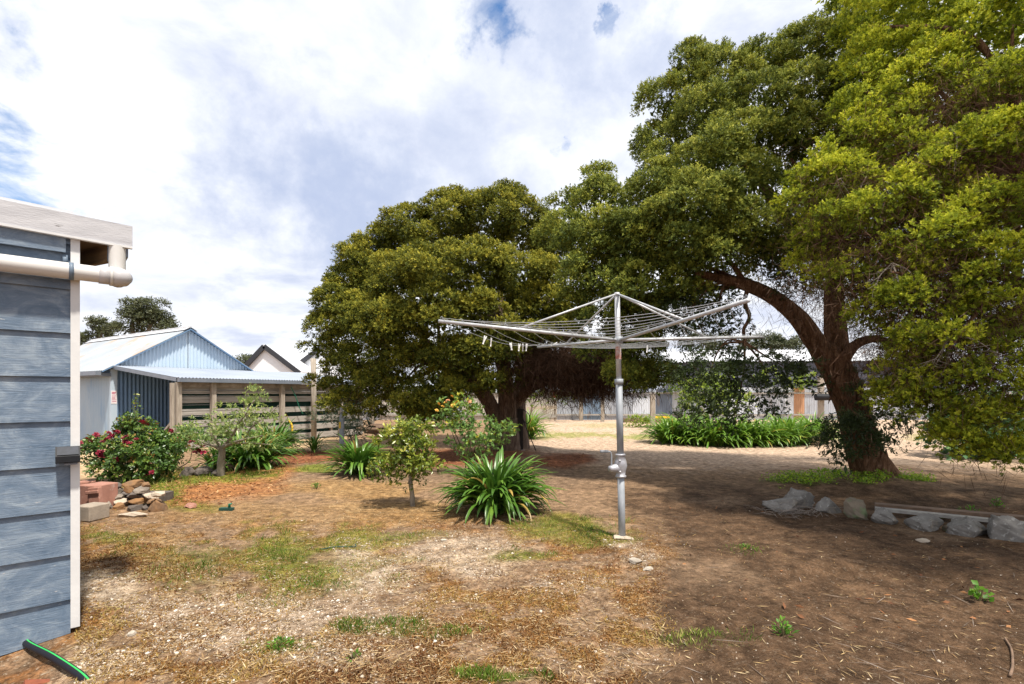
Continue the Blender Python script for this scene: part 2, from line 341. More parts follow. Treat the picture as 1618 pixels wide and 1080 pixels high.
# where the clouds thin out the blue sky shows: small gaps
gap = None
for b_ in (wblob(765, 35, .085, .3), wblob(975, 128, .045, .5), wblob(10, 215, .15, .4), wblob(-120, 190, .2, .5)):
    gap = b_ if gap is None else math_(nt, 'MAXIMUM', gap, b_)
gap = math_(nt, 'MULTIPLY', gap, ramp(nt, [(.40, 0), (.60, 1)], n2))
skyc = N.new('ShaderNodeVectorMath'); skyc.operation = 'SCALE'; L.new(sky.outputs[0], skyc.inputs[0]); skyc.inputs['Scale'].default_value = .125
hs_w = N.new('ShaderNodeHueSaturation'); hs_w.inputs['Saturation'].default_value = 1.7; L.new(skyc.outputs[0], hs_w.inputs['Color'])
L.new(mixc(nt, cloud, hs_w.outputs[0], math_(nt, 'MULTIPLY', gap, .85)), bg.inputs[0])
bg.inputs[1].default_value = 1.0

# ---------- the ground ----------
def gz(x, y):
    x = np.asarray(x, float); y = np.asarray(y, float)
    near = sst(1.6-np.hypot(x+.5, y-7)/14)
    z = (fbm(x*.5+9, y*.5, 3)-.5)*.09*near+(fbm(x*3.1, y*3.1, 3)-.5)*.05*near
    z = z-.12*sst(1.25-np.hypot(x+3.0, y-2.6)/.85)
    z = z+.09*sst((.7-np.hypot((x-5.6)/2.4, (y-8.3)/1.6))*2.2)       # raised bed round the leaning tree
    z = z+.05*sst((1-np.hypot((x-.1)/1.5, (y-13.6)/1.2))*2)
    z = z-.05*sst((1-np.hypot((x-2.9)/1.0, (y-4.1)/.35))*2)          # a wheel rut in the soil
    return z
def pxy(x, y):
    y = np.maximum(np.asarray(y, float), 1.7)
    return CX+F*np.asarray(x, float)/y, HY+EYE*F/y
def ell(px, py, l, soft=.55, nz=.0, n=0):
    w = np.zeros_like(px)
    for e in l:
        r = np.hypot((px-e[0])/e[2], (py-e[1])/e[3])
        w = np.maximum(w, (e[4] if len(e) > 4 else 1)*sst((1-r+n*nz)/soft+.3))
    return w
def masks(x, y):
    px, py = pxy(x, y)
    n = fbm(x*1.7, y*1.7, 5)-.5; n2 = fbm(x*4.5+40, y*4.5, 5)-.5; n3 = fbm(x*.7+80, y*.7+3, 4)-.5
    m = {}
    edge = np.interp(py, [690, 735, 800, 870, 950, 1080, 1300], [905, 880, 990, 1045, 1060, 1000, 900])
    m['soil'] = sst((px-edge+n*170+n2*70)/90+.5)*sst((py-742+n2*60)/55)
    m['ring'] = ell(px, py, [(640,735,210,26),(470,742,90,16),(850,745,110,28)], .5, .8, n)
    m['path'] = sst((px-800)/70)*sst((757-py+n2*40)/35)*.9
    m['straw'] = ell(px, py, [(430,812,220,28,.6),(560,770,120,18),(620,810,140,22),(230,850,110,24)], .7, 1.2, n)
    low = sst((py-800)/50)*(1-m['soil'])
    m['moss'] = low*sst((n2*1.6+n*1.2+.27)/.25)
    m['green'] = ell(px, py, [(450,880,95,52),(560,850,60,20),(610,990,90,20),(900,838,100,24),(945,850,60,16),(330,880,110,26,.6),(620,850,70,14,.7),(1180,868,50,12,.5),(700,1000,60,12,.6),(1120,1010,80,14,.45),(435,1022,60,14),(800,1072,70,14),(300,800,50,8),(480,910,70,22),(820,880,60,10),(180,850,50,14),(500,900,140,60,.45),(300,905,90,40,.4)], .7, 1.6, n2+n*.6)
    m['gravel'] = ell(px, py, [(170,935,75,32),(260,960,90,30),(420,960,130,34),(330,1005,120,45),(160,1045,110,40),(720,868,110,26),(600,905,65,34),(560,870,40,24),(760,900,60,14),(480,1030,60,25),(1010,885,35,14),(450,985,240,80,.6),(900,925,90,18,.5),(985,862,32,8)], .8, 1.7, n2)
    m['sand'] = ell(px, py, [(560,905,65,42),(740,878,110,26),(160,930,70,24),(520,1045,80,14)], .7, 1.2, n)
    m['mulch'] = ell(px, py, [(330,765,120,24),(300,785,110,18),(420,745,70,14)], .6, .8, n)
    m['redmulch'] = ell(px, py, [(480,722,70,12),(690,722,170,14),(890,728,60,14)], .6, .6, n)
    m['bedgrass'] = ell(px, py, [(310,755,95,14),(250,775,40,22),(400,752,50,9),(500,742,40,8)], .7, 1.3, n2)
    m['farweed'] = ell(px, py, [(905,687,90,5),(1010,690,50,5),(860,690,30,6),(960,672,60,4,.5),(1480,690,60,8,.6)], .7, 1.5, n2)
    m['lime'] = ell(px, py, [(1255,760,45,9),(1320,758,40,8),(1440,762,34,10),(1375,765,40,9),(1290,768,30,6)], .7, 1.3, n2)
    m['farstraw'] = ell(px, py, [(130,725,120,30),(400,700,200,14)], .6, .5, n)
    return m, n, n2, n3, px, py
def gcolour(x, y):
    m, n, n2, n3, px, py = masks(x, y)
    col = np.zeros(x.shape+(3,))+np.array((.27, .19, .125))
    def lay(c, w, c2=None):
        nonlocal col
        c = np.array(c)
        if c2 is not None:
            t = sst(n2*2.2+.5)[..., None]; c = c*(1-t)+np.array(c2)*t
        col = col*(1-w[..., None])+c*w[..., None]
    lay((.53,.425,.34), m['path'], (.46,.37,.295))
    lay((.50,.39,.25), m['farstraw'])
    lay((.36,.245,.125), m['straw'], (.28,.18,.085))
    lay((.20,.145,.10), m['ring'], (.25,.18,.125))
    lay((.23,.105,.04), m['moss']*.9, (.31,.175,.06))
    lay((.15,.09,.055), sst((n*2-.28)/.25)*sst((py-850)/60)*(1-m['soil'])*.9)
    lay((.46,.37,.27), m['sand'], (.52,.43,.33))
    lay((.50,.43,.35), m['gravel']*.85, (.34,.26,.19))
    lay((.15,.175,.03), m['green']*.92, (.23,.215,.05))
    lay((.125,.082,.052), m['soil'], (.082,.054,.035))  # raked brown soil, darkened further to carry the foreground shade
    lay((.27,.195,.135), m['soil']*sst((n3*2.2+n*.8-.12)/.35)*sst((960-py)/100)*.75)
    lay((.40,.20,.085), m['mulch'], (.30,.14,.06))
    lay((.27,.115,.06), m['redmulch'], (.2,.085,.045))
    lay((.17,.22,.03), m['bedgrass']*.8)
    lay((.22,.26,.05), m['farweed']*.7); lay((.15,.19,.04), m['lime']*.5)
    return col*np.array((.96,.885,.81))
def axis(parts):
    out = []
    for a, b, s in parts: out += list(np.arange(a, b, s))
    return np.array(out)
xs = np.concatenate([-np.geomspace(900, 30, 12), axis([(-29, -6, .5), (-6, 9, .05), (9, 30, .4)]), np.geomspace(30, 900, 12)])
ys = np.concatenate([-np.geomspace(300, 4, 10), axis([(-3.5, 1.8, .4), (1.8, 6, .035), (6, 16, .09), (16, 34, .4)]), np.geomspace(34, 1800, 16)])
GX, GY = np.meshgrid(xs, ys)
GV = np.stack([GX, GY, gz(GX, GY)], -1).reshape(-1, 3)
nx, ny = len(xs), len(ys)
ii, jj = np.meshgrid(np.arange(nx-1), np.arange(ny-1))
q = (jj*nx+ii).ravel()
m, nt, N, L, o = newmat('yard_ground')
p = N.new('ShaderNodeBsdfPrincipled'); L.new(p.outputs[0], o.inputs[0]); p.inputs['Roughness'].default_value = .97; p.inputs['Specular IOR Level'].default_value = .08
a = N.new('ShaderNodeAttribute'); a.attribute_name = 'gcol'
v = tex(nt)
f1 = noise(nt, v, 9, 8, .7); f2 = noise(nt, v, 70, 4, .7)
col = mixc(nt, a.outputs['Color'], ramp(nt, [(.30, .32), (.5, .95), (.70, 1.7)], f1), 1.0, 'MULTIPLY')
col = mixc(nt, col, ramp(nt, [(.25, .5), (.5, 1.0), (.75, 1.5)], f2), 1.0, 'MULTIPLY')
f3 = noise(nt, v, 24, 7, .72); f4 = noise(nt, v, 33, 6, .7, .4)
col = mixc(nt, col, (.085, .048, .028), math_(nt, 'MULTIPLY', math_(nt, 'MULTIPLY', ramp(nt, [(.52, 0), (.60, 1)], f3), a.outputs['Alpha']), .75))
col = mixc(nt, col, (.50, .41, .31), math_(nt, 'MULTIPLY', math_(nt, 'MULTIPLY', ramp(nt, [(.56, 0), (.64, 1)], f4), a.outputs['Alpha']), .65))
vo = N.new('ShaderNodeTexVoronoi'); vo.inputs['Scale'].default_value = 42; L.new(v, vo.inputs['Vector'])
sp = math_(nt, 'MULTIPLY', ramp(nt, [(.13, 1), (.24, 0)], vo.outputs['Distance']), ramp(nt, [(.52, 0), (.62, 1)], noise(nt, v, 21, 3, .5)))
col = mixc(nt, col, (.42, .33, .24), math_(nt, 'MULTIPLY', sp, .4))
L.new(col, p.inputs[0])
hh = math_(nt, 'ADD', math_(nt, 'ADD', math_(nt, 'MULTIPLY', f1, .8), math_(nt, 'MULTIPLY', f3, .6)), math_(nt, 'MULTIPLY', f2, .3))
L.new(bump(nt, hh, .9, .05), p.inputs['Normal'])
ground = mesh_np('ground', GV, np.stack([q, q+1, q+nx+1, q+nx], -1), m, smooth=True)
at = ground.data.attributes.new('gcol', 'FLOAT_COLOR', 'POINT')
gc = gcolour(GX, GY).reshape(-1, 3)
mk_ = masks(GX, GY); clut = (sst((mk_[5]-790)/60)*(1-mk_[0]['soil'])*(1-.5*mk_[0]['green'])+.25*mk_[0]['soil']).reshape(-1, 1)
at.data.foreach_set('color', np.concatenate([gc, clut], 1).astype(np.float32).ravel())
tag(ground, kind='structure')

# ---------- things on the ground nobody could count ----------
def scatter(n, wf, y0=700, y1=1085, x0=118, x1=1618, power=1.0):
    px = R.uniform(x0, x1, n); py = y0+(y1-y0)*R.random(n)**power
    d = gd(py); x = (px-CX)/F*d
    m = masks(x, d); w = wf(m[0], m)
    k = R.random(n) < w
    return x[k], d[k]
def onground(x, y, dz=0): return np.stack([x, y, gz(x, y)+dz], 1)
def flat(n, up=.12):
    a = R.uniform(0, 2*PI, n); return np.stack([np.cos(a), np.sin(a), R.normal(0, up, n)], 1)
def pebbles(name, x, y, s, tint, mat, kind='stuff'):
    g = (1+5**.5)/2
    b = nrm(np.array([(-1,g,0),(1,g,0),(-1,-g,0),(1,-g,0),(0,-1,g),(0,1,g),(0,-1,-g),(0,1,-g),(g,0,-1),(g,0,1),(-g,0,-1),(-g,0,1)]))
    f = np.array([(0,11,5),(0,5,1),(0,1,7),(0,7,10),(0,10,11),(1,5,9),(5,11,4),(11,10,2),(10,7,6),(7,1,8),(3,9,4),(3,4,2),(3,2,6),(3,6,8),(3,8,9),(4,9,5),(2,4,11),(6,2,10),(8,6,7),(9,8,1)])
    n = len(x); sc = s[:, None]*np.stack([R.uniform(.7,1.4,n), R.uniform(.6,1,n), R.uniform(.4,.75,n)], 1)
    V = b[None]*sc[:, None]*(1+R.normal(0, .12, (n, 12, 1)))
    a = R.uniform(0, 2*PI, n); c, q = np.cos(a)[:, None], np.sin(a)[:, None]
    V = np.stack([V[..., 0]*c-V[..., 1]*q, V[..., 0]*q+V[..., 1]*c, V[..., 2]], -1)
    V += onground(x, y, 0)[:, None]+np.stack([0*s, 0*s, s*.2], 1)[:, None]
    T = (np.arange(n)[:, None, None]*12+f[None]).reshape(-1, 3)
    o = mesh_np(name, V.reshape(-1, 3), T, mat, None, np.repeat(tint, 12)); tag(o, kind=kind); return o
x, y = scatter(120000, lambda m, a: np.clip(m['gravel']*.75+.03*(1-m['soil'])+.004, 0, 1)*sst((a[5]-770)/60), 760, 1085)
pebbles('gravel', x, y, R.uniform(.002, .0075, len(x))*(1+1.2*(R.random(len(x)) < .05)), R.beta(1.6, 1.8, len(x)), M['pebble'])
x, y = scatter(130000, lambda m, a: np.clip(m['straw']*.8+m['moss']*.4+m['ring']*.2+m['soil']*.0+.15*(1-m['soil'])+.025, 0, .9)*(1-m['path']), 745, 1085)
n = len(x); t = R.random(n)
o = leaves('dry_litter', onground(x, y, .006), flat(n), R.uniform(.02, .09, n), R.uniform(.002, .006, n), t, M['straw'], up=.5); tag(o, kind='stuff')
x, y = scatter(170000, lambda m, a: np.clip(m['moss']*.95, 0, 1)*(1-m['gravel']*.75)*(1-m['sand']*.8)*(1-m['green']*.5), 785, 1085)
n = len(x)
o = leaves('dry_groundcover', onground(x, y, 0), flat(n, .9)+np.array((0, 0, .5)), R.uniform(.008, .03, n), R.uniform(.004, .011, n), np.clip(.5+2.2*(fbm(x*2.2, y*2.2, 3)-.5)+R.normal(0, .16, n), 0, 1), M['moss'], up=.8); tag(o, kind='stuff')
x, y = scatter(230000, lambda m, a: np.clip(m['green']*1.0+m['bedgrass']*.8+m['farweed']*.25, 0, 1)*(1-m['gravel']*.5), 668, 1085)
n = len(x); tall = np.clip(fbm(x*6, y*6, 3)*1.7-.2, .2, 1)
_, py = pxy(x, y)
Lb = R.uniform(.015, .065, n)*tall*np.where(py < 790, 2.8, 1.0)*np.where((py > 815) & (py < 835) & (x > 0), 1.7, 1)
o = leaves('grass', onground(x, y, 0), flat(n, .2)*.7+np.array((0, 0, 1.0)), Lb, np.clip(Lb*.12, .002, .007), np.clip(.45+1.6*(fbm(x*2, y*2, 3)-.5)+R.normal(0, .18, n), 0, 1), M['grass'], up=3); tag(o, kind='stuff')
x, y = scatter(60000, lambda m, a: np.clip(m['mulch']*.9+m['redmulch']*.7+m['soil']*.005, 0, 1), 700, 1000)
n = len(x); mm = masks(x, y)[0]
o = leaves('bark_mulch', onground(x, y, .008), flat(n, .3), R.uniform(.025, .085, n), R.uniform(.01, .028, n), np.clip(R.beta(2.4, 1.8, n)-.25*mm['redmulch']-.35*mm['soil'], 0, 1), M['mulch'], up=.6); tag(o, kind='stuff')
x, y = scatter(60000, lambda m, a: np.clip(m['lime']*1.2, 0, 1), 735, 800)
n = len(x)
o = leaves('weeds', onground(x, y, 0)+np.stack([0*x, 0*x, R.random(n)*.16*fbm(x*5, y*5, 2)], 1), flat(n, .5)+np.array((0, 0, .5)), R.uniform(.03, .06, n), R.uniform(.018, .032, n), R.random(n), M['weed_lime'], up=.6); tag(o, kind='stuff')
# sticks: twigs lying about on the soil
x, y = scatter(1500, lambda m, a: .05+.12*m['soil'], 760, 1085); n = len(x)
o = leaves('fallen_twigs', onground(x, y, .01), flat(n, .05), R.uniform(.06, .25, n), R.uniform(.003, .007, n), R.random(n)*.6, M['twig_grey'], up=.2); tag(o, kind='stuff')
# ---------- corrugated iron ----------
def corr(mb, A, B, Cc, D, pitch=.09, amp=.012, steps=6):
    """sheet A-B (bottom edge) to D-C (top edge); waves run from bottom to top; the edge A-B carries the pitch"""
    A, B, Cc, D = [np.array(v, float) for v in (A, B, Cc, D)]
    Ln = max(np.linalg.norm(B-A), np.linalg.norm(Cc-D)); n = max(2, int(Ln/pitch*steps))
    up = nrm(np.cross(B-A, (D+Cc)/2-(A+B)/2))
    vs = []
    for i in range(n+1):
        u = i/n; h = up*amp*math.sin(2*PI*u*Ln/pitch)
        vs += [A+(B-A)*u+h, D+(Cc-D)*u+h]
    mb.add(vs, [(2*i, 2*i+2, 2*i+3, 2*i+1) for i in range(n)])

# ---------- weatherboard house at the edge of the yard ----------
K = np.array((-2.845, 3.3, 0)); hz_ = math.atan2(.673, .74)
house = empty('weatherboard_house', K, 'blue weatherboard house corner with peeling paint, white corner post and grey fascia', 'house', hz_)
m, nt, N, L, o = newmat('brushed_blue_paint')
p = N.new('ShaderNodeBsdfPrincipled'); L.new(p.outputs[0], o.inputs[0]); p.inputs['Roughness'].default_value = .6
v = tex(nt, (1, 1, 1.6)); v2 = tex(nt, (.6, 1, 7))
big = noise(nt, v, 4.5, 8, .68, 1.2); grain = noise(nt, v2, 11, 7, .65, .8)
tc_ = ramp(nt, [(.36, (.075,.118,.18)), (.5, (.125,.172,.238)), (.66, (.235,.285,.34))], math_(nt, 'ADD', math_(nt, 'MULTIPLY', big, .86), math_(nt, 'MULTIPLY', grain, .14)))
tc_ = mixc(nt, tc_, (.36,.41,.46), math_(nt, 'MULTIPLY', ramp(nt, [(.60, 0), (.68, 1)], grain), .12))
tc_ = mixc(nt, tc_, (.40,.40,.40), math_(nt, 'MULTIPLY', ramp(nt, [(.66, 0), (.70, 1)], noise(nt, tex(nt, (.7, 1, 1.8)), 26, 6, .7)), .7)); tc_ = mixc(nt, tc_, (.07,.085,.10), math_(nt, 'MULTIPLY', ramp(nt, [(.68, 0), (.74, 1)], noise(nt, tex(nt, (.4, 1, 2.5)), 17, 6, .7)), .6))
L.new(tc_, p.inputs[0]); L.new(bump(nt, grain, .4, .010), p.inputs['Normal'])
M['boards'] = m
mb = MB(); zs = [-.30, .182, .468, .753, 1.04, 1.325, 1.61, 1.89, 2.17, 2.46]
for i, z0 in enumerate(zs):
    z1 = (zs[i+1] if i+1 < len(zs) else 2.62)+.02
    x0, x1 = -3.2, -.012; t = .030; tt = .010
    if i == 0:     # the lowest board is cut along the sloping ground
        vs = [(x0,-t,-.42),(x1,-t,-.035),(x1,0.05,-.035),(x0,0.05,-.42),(x0,-tt,z1),(x1,-tt,z1),(x1,.05,z1),(x0,.05,z1)]
    else:
        vs = [(x0,-t,z0),(x1,-t,z0),(x1,0.05,z0),(x0,0.05,z0),(x0,-tt,z1),(x1,-tt,z1),(x1,.05,z1),(x0,.05,z1)]
    mb.add(vs, [(0,3,2,1),(4,5,6,7),(0,1,5,4),(1,2,6,5),(2,3,7,6),(3,0,4,7)])
mb.box((-.42, -.05, 2.40), (-.035, -.031, 2.535)); mb.box((-3.2, -.048, 2.40), (-.424, -.031, 2.535))
mb.build('weatherboard_wall', M['boards'], house, local=True)
mb = MB(); mb.box((-3.2, .052, -.3), (-.05, .10, 2.5)); mb.box((-.05, .052, -.3), (0, 6, 2.5)); mb.build('end_wall', M['boards'], house, local=True)
MB().box((-.012, -.045, .0), (.034, .051, 2.52)).build('corner_post', M['white_paint'], house, local=True)
mb = MB(); mb.add([(-3.2,-.075,2.60),(.305,-.075,2.495),(.305,-.045,2.495),(-3.2,-.045,2.60),(-3.2,-.075,2.745),(.305,-.075,2.635),(.305,-.045,2.635),(-3.2,-.045,2.745)],
   [(0,3,2,1),(4,5,6,7),(0,1,5,4),(1,2,6,5),(2,3,7,6),(3,0,4,7)]); fa = mb.build('fascia', M['fascia'], house, local=True)
mb = MB(); mb.bar((-3.2,-.064,2.5925), (.305,-.064,2.4885), .034, .013); mb.build('fascia_drip_edge', M['white_paint'], house, local=True)
mb = MB(); mb.box((.03,-.044,2.60),(.30,.40,2.63)); mb.add([(-3.2,-.044,2.745),(.0,-.044,2.642),(.0,6,2.642),(-3.2,6,2.745),(-3.2,-.044,2.77),(.0,-.044,2.67),(.0,6,2.67),(-3.2,6,2.77)],
   [(0,3,2,1),(4,5,6,7),(0,1,5,4),(1,2,6,5),(2,3,7,6),(3,0,4,7)]); mb.build('roof', M['roof_iron'], house, local=True)
MB().bar((.19,-.01,2.45), (.04,.36,2.45), .03, .13).box((.036, .0, 2.50), (.174, .36, 2.53)).build('eave_board', M['eave_wood'], house, local=True)
MB().box((.175, -.028, 2.385), (.245, -.011, 2.50)).build('eave_end', M['pvc_dark'], house, local=True)
MB().box((.207, .02, 2.44), (.29, .38, 2.53)).build('gutter', M['gutter'], house, local=True)
mb = MB(); py_ = -.10; zc = 2.275
mb.tube([(-3.2, py_, zc), (.155, py_, zc)], .052, 20, cap=False)
mb.tube([(.225, py_+.06, 2.49), (.225, py_+.06, zc+.03)], .047, 18, cap=False)
dp = mb.build('stormwater_pipe', M['pvc'], house, True, local=True)
mb = MB(); mb.tube([(.125, py_, zc), (.185, py_, zc)], .058, 20)
ang = np.linspace(0, PI/2, 7)
mb.tube([(.185, py_, zc), (.235, py_, zc-.002), (.262, py_+.008, zc+.0), (.275, py_+.02, zc+.004)], [.062, .062, .056, .040], 20); mb.tube([(.225, py_+.06, zc+.05), (.225, py_+.055, zc+.0), (.225, py_+.02, zc-.012)], .056, 18)
mb.build('elbow', M['pvc_grey'], dp, True, local=True)
MB().tube([(.181, py_, zc), (.197, py_, zc)], .0645, 20).build('joint_ring', M['pvc'], dp, True, local=True)
mb = MB(); mb.tube([(-.022, py_, zc), (.002, py_, zc)], .0555, 20); mb.box((-.05, -.038, zc+.05), (-.025, -.032, zc+.11)); mb.build('bracket', M['pvc_dark'], dp, True, local=True)
mb = MB(); mb.add([(-3.2,-.10,-.60),(.06,-.10,-.3),(.06,5,-.3),(-3.2,5,-.60),(-3.2,-.10,-.44),(.06,-.10,-.045),(.06,5,-.045),(-3.2,5,-.44)],
   [(0,3,2,1),(4,5,6,7),(0,1,5,4),(1,2,6,5),(2,3,7,6),(3,0,4,7)]); mb.build('footing', M['concrete'], house, local=True)

def hloc(x, y, z):      # a point given in the house's own axes
    c, s = math.cos(hz_), math.sin(hz_); return np.array((K[0]+c*x-s*y, K[1]+s*x+c*y, z))
lp = hloc(-.065, -.03, 1.06)
lamp = empty('solar_wall_light', lp, 'small black solar light with sloping panel fixed to the white corner post', 'wall light', hz_)
mb = MB(); mb.add([(-.02,-.02,0),(.098,-.02,0),(.098,-.095,.012),(-.02,-.095,.012),(-.02,-.02,.105),(.098,-.02,.105),(.098,-.095,.05),(-.02,-.095,.05),(-.02,-.045,.108),(.098,-.045,.108)],
   [(0,1,2,3),(3,2,6,7),(0,3,7,8,4),(1,5,9,6,2),(7,6,9,8),(8,9,5,4),(0,4,5,1)]); mb.build('housing', M['black'], lamp, local=True)
mb = MB(); mb.add([(-.012,-.091,.0565),(.090,-.091,.0565),(.090,-.05,.1045),(-.012,-.05,.1045)], [(0,1,2,3)]); e_ = np.array((0,-.004,.003))
vs = [np.array(v_)+e_*k for k in (0,1) for v_ in mb.v]; mb = MB(); mb.add(vs, [(3,2,1,0),(4,5,6,7),(0,1,5,4),(1,2,6,5),(2,3,7,6),(3,0,4,7)]); mb.build('solar_panel', M['solar'], lamp, local=True)
MB().box((.02,-.09,-.006),(.085,-.03,.008)).build('sensor_lens', M['lens'], lamp, local=True)

hp = MB(); a_ = np.array((-2.985, 3.135, -.045)); b_ = np.array((-2.29, 2.72, 0)); b_[2] = float(gz(b_[0], b_[1]))+.012; a_[2] = max(a_[2], float(gz(a_[0], a_[1]))+.03)
pts = smooth_path([a_+np.array((-.09,.10,.01)), a_, a_*.5+b_*.5+np.array((0,0,.012)), b_, b_+nrm(b_-a_)*.12-np.array((0,0,.045))], 6)
dr = empty('drain_pipe', (a_[0], a_[1], -.03), 'black plastic pipe with green stripe running out from under the blue weatherboards', 'pipe')
hp.tube(pts, .021, 14); hp.build('pipe', M['poly'], dr, True)
sm = MB(); sm.tube(pts+np.array((.008, -.004, .0175)), .0052, 8); sm.build('stripe', M['green_stripe'], dr, True)
mb = MB(); q0 = gp(63, 1062); mb.add([(-.13,-.02,-.03),(-.05,-.07,-.03),(.14,.03,-.03),(-.10,-.01,.035),(-.05,-.06,.03),(.13,.028,.022),(.02,.05,.0)], [(0,2,1),(0,1,4,3),(1,2,5,4),(3,4,5,6),(2,0,3,6,5)])
mb.v = [tuple(np.add(v_, (q0[0]+.0, q0[1]+.03, -.085))) for v_ in mb.v]
tag(mb.build('brick_fragment', M['brick']), 'broken piece of orange brick lying in gravel by the blue wall', 'brick')

# ---------- rotary clothesline ----------
D0 = gd(850); hb = gp(983, 850)
hub = P3(978, 537, D0); top = P3(975, 462, D0)
line = empty('rotary_clothesline', hb, 'grey galvanised rotary clothesline with raised arms and crank handle', 'clothesline')
def mast(z): t = (z)/(top[2]); return hb+(top-hb)*t
zw = EYE+(HY-735)/F*D0     # winder height
MB().tube([mast(-.1), mast(zw-.09)], .036, 18).build('lower_pole', M['galv'], line, True)
MB().tube([mast(zw+.09), mast(1.62)], .035, 18).tube([mast(1.60), mast(1.655)], .045, 18).build('middle_pole', M['galv'], line, True)
MB().tube([mast(1.64), mast(top[2]-.02)], .028, 16).tube([top-np.array((0,0,.03)), top], [.034, .026], 12).build('upper_pole', M['arm'], line, True)
MB().tube([mast(1.86), mast(1.99)], .0295, 16, cap=False).build('rust_patch', M['rust'], line, True)
gb = MB(); zz = [-.125, -.118, -.105, -.10, -.06, 0.0, .05, .10, .105, .118, .122]; rr = [.047, .056, .056, .044, .05, .068, .058, .043, .052, .052, .044]
gb.tube([mast(zw+k) for k in zz], rr, 20)
c0 = mast(zw-.02); gb.tube([c0, c0+np.array((-.07,-.03,-.005)), c0+np.array((-.10,-.043,-.008)), c0+np.array((-.125,-.053,-.01))], [.05, .042, .034, .034], 16)
for k in (-.06, .055): gb.tube([mast(zw+k)+np.array((-.02,-.066,0)), mast(zw+k)+np.array((-.02,-.04,0))], .012, 8)
g_ = gb.build('winder', M['alu'], line, True)
mb = MB(); c1 = c0+np.array((-.105,-.045,.0)); mb.tube(smooth_path([c1, c1+np.array((-.0,0,.13)), c1+np.array((-.015,-.005,.165)), c1+np.array((-.05,-.02,.172))], 5), .0085, 10)
mb.tube([c1+np.array((-.04,-.018,.172)), c1+np.array((-.12,-.05,.175))], .0155, 12)
h_ = mb.build('crank_handle', M['galv'], None, True); h_.data.transform(Matrix.Translation(-Vector(line.location))); h_.parent = g_
tips = [P3(693, 507, .868*D0), P3(850, 548, 1.349*D0), P3(1205, 532, 1.109*D0), P3(1183, 474, .674*D0)]
for t_ in tips:
    d_ = nrm(t_-hub)
    am = MB().tube([hub+d_*.02, t_], .0165, 14)
    am.build('arm', M['arm'], line, True)
    MB().tube([top-np.array((0,0,.012)), hub+(t_-hub)*.60], .0105, 10).build('stay', M['arm'], line, True)
MB().tube([hub-np.array((0,0,.035)), hub+np.array((0,0,.035))], .042, 18).build('hub', M['galv'], line, True)
wm = MB(); fr = [.30, .42, .54, .66, .78, .89, .985]
wires = {}
for fi, f_ in enumerate(fr):
    for i in range(4):
        a, b = hub+(tips[i]-hub)*f_, hub+(tips[(i+1) % 4]-hub)*f_
        a = a+np.array((0,0,.03)); b = b+np.array((0,0,.03))
        t = np.linspace(0, 1, 9)[:, None]
        pts = a*(1-t)+b*t-np.array((0, 0, 1))*(4*t*(1-t))*(.05+.05*f_)
        wm.tube(pts, .0022, 5, cap=False); wires[(fi, i)] = pts
wm.build('line_wire', M['wire'], line, True)
for f_ in fr:
    for t_ in tips:
        q_ = hub+(t_-hub)*f_+np.array((0,0,.018)); u = nrm(t_-hub)
        hm = MB(); hm.tube([q_-u*.010, q_-u*.012+np.array((0,0,.018)), q_+np.array((0,0,.026)), q_+u*.012+np.array((0,0,.018)), q_+u*.010], .0028, 6); hm.build('wire_loop', M['galv'], line, True)
def pegmesh():
    b = MB()
    for s in (-1, 1):
        r = Matrix.Rotation(.16*s, 3, 'Y')
        b.box((-.005+.006*s, -.005, -.055), (.003+.006*s, .005, .022), r)
    b.box((-.008, -.0055, -.012), (.008, .0055, .004)); return b
pk = None
peglab = ['white peg nearest the outer tip of the line, tilted in a V', 'white peg hanging straight beside the V-tilted peg', 'white peg alone in the middle of the sagging wire',
          'first white peg of the tight cluster of three', 'second white peg of the tight cluster of three', 'third white peg of the tight cluster of three, nearest the arm end', 'white peg lying sideways against the short arm', 'white peg hanging alone beyond the pole']
for i, (px, wi, f_, tilt) in enumerate([(766, (6,0), 0, .35), (776, (6,0), 0, 0), (807, (6,0), 0, .25), (820, (6,0), 0, -.1), (826, (6,0), 0, .3), (832, (6,0), 0, .1), (878, (4,1), 0, 1.2), (1023, (6,1), 0, .15)]):
    pts = wires[wi]; pxs = CX+F*pts[:, 0]/pts[:, 1]; k = np.argsort(pxs)
    pos = np.array([np.interp(px, pxs[k], pts[k, j]) for j in range(3)])
    if pk is None: pk = pegmesh().build('clothes_peg', M['peg']); o = pk
    else: o = pk.copy(); C.objects.link(o)
    o.location = pos; o.rotation_euler = (.1*math.sin(i), tilt, .5+i); o.scale = (1.25, 1.25, 1.25)
    tag(o, peglab[i], 'clothes peg', 'white pegs on the clothesline')

# ---------- blue iron shed with its lean-to ----------
SC = np.array((-12.2, 15.5, 0)); sr = math.atan2(.847, .531)
shed = empty('iron_shed', SC, 'pale blue corrugated iron shed with gable roof and long lean-to in front', 'shed', sr)
def sloc(x, y, z):
    c, s = math.cos(sr), math.sin(sr); return np.array((SC[0]+c*x-s*y, SC[1]+s*x+c*y, z))
W_, PK, EV, RG = 4.4, 2.2, 2.33, 3.72
mb = MB(); corr(mb, (.02,0,2.26), (PK,0,2.26), (PK,0,RG-.03), (.02,0,EV), .13, .02); corr(mb, (PK,0,2.26), (W_,0,2.26), (W_,0,EV+.06), (PK,0,RG-.03), .13, .02); corr(mb, (W_,0,2.2), (6.6,0,2.2), (6.6,0,2.3), (W_,0,EV+.06))
mb.build('gable_wall', M['shed_blue'], shed, local=True)
mb = MB(); corr(mb, (.15,.0,-.1), (6.6,.0,-.1), (6.6,.0,2.255), (.15,.0,2.255), .11, .018); mb.build('inner_wall', M['shed_blue_dark'], shed, local=True)  # lower gable wall, the lean-to's shade put into its colour
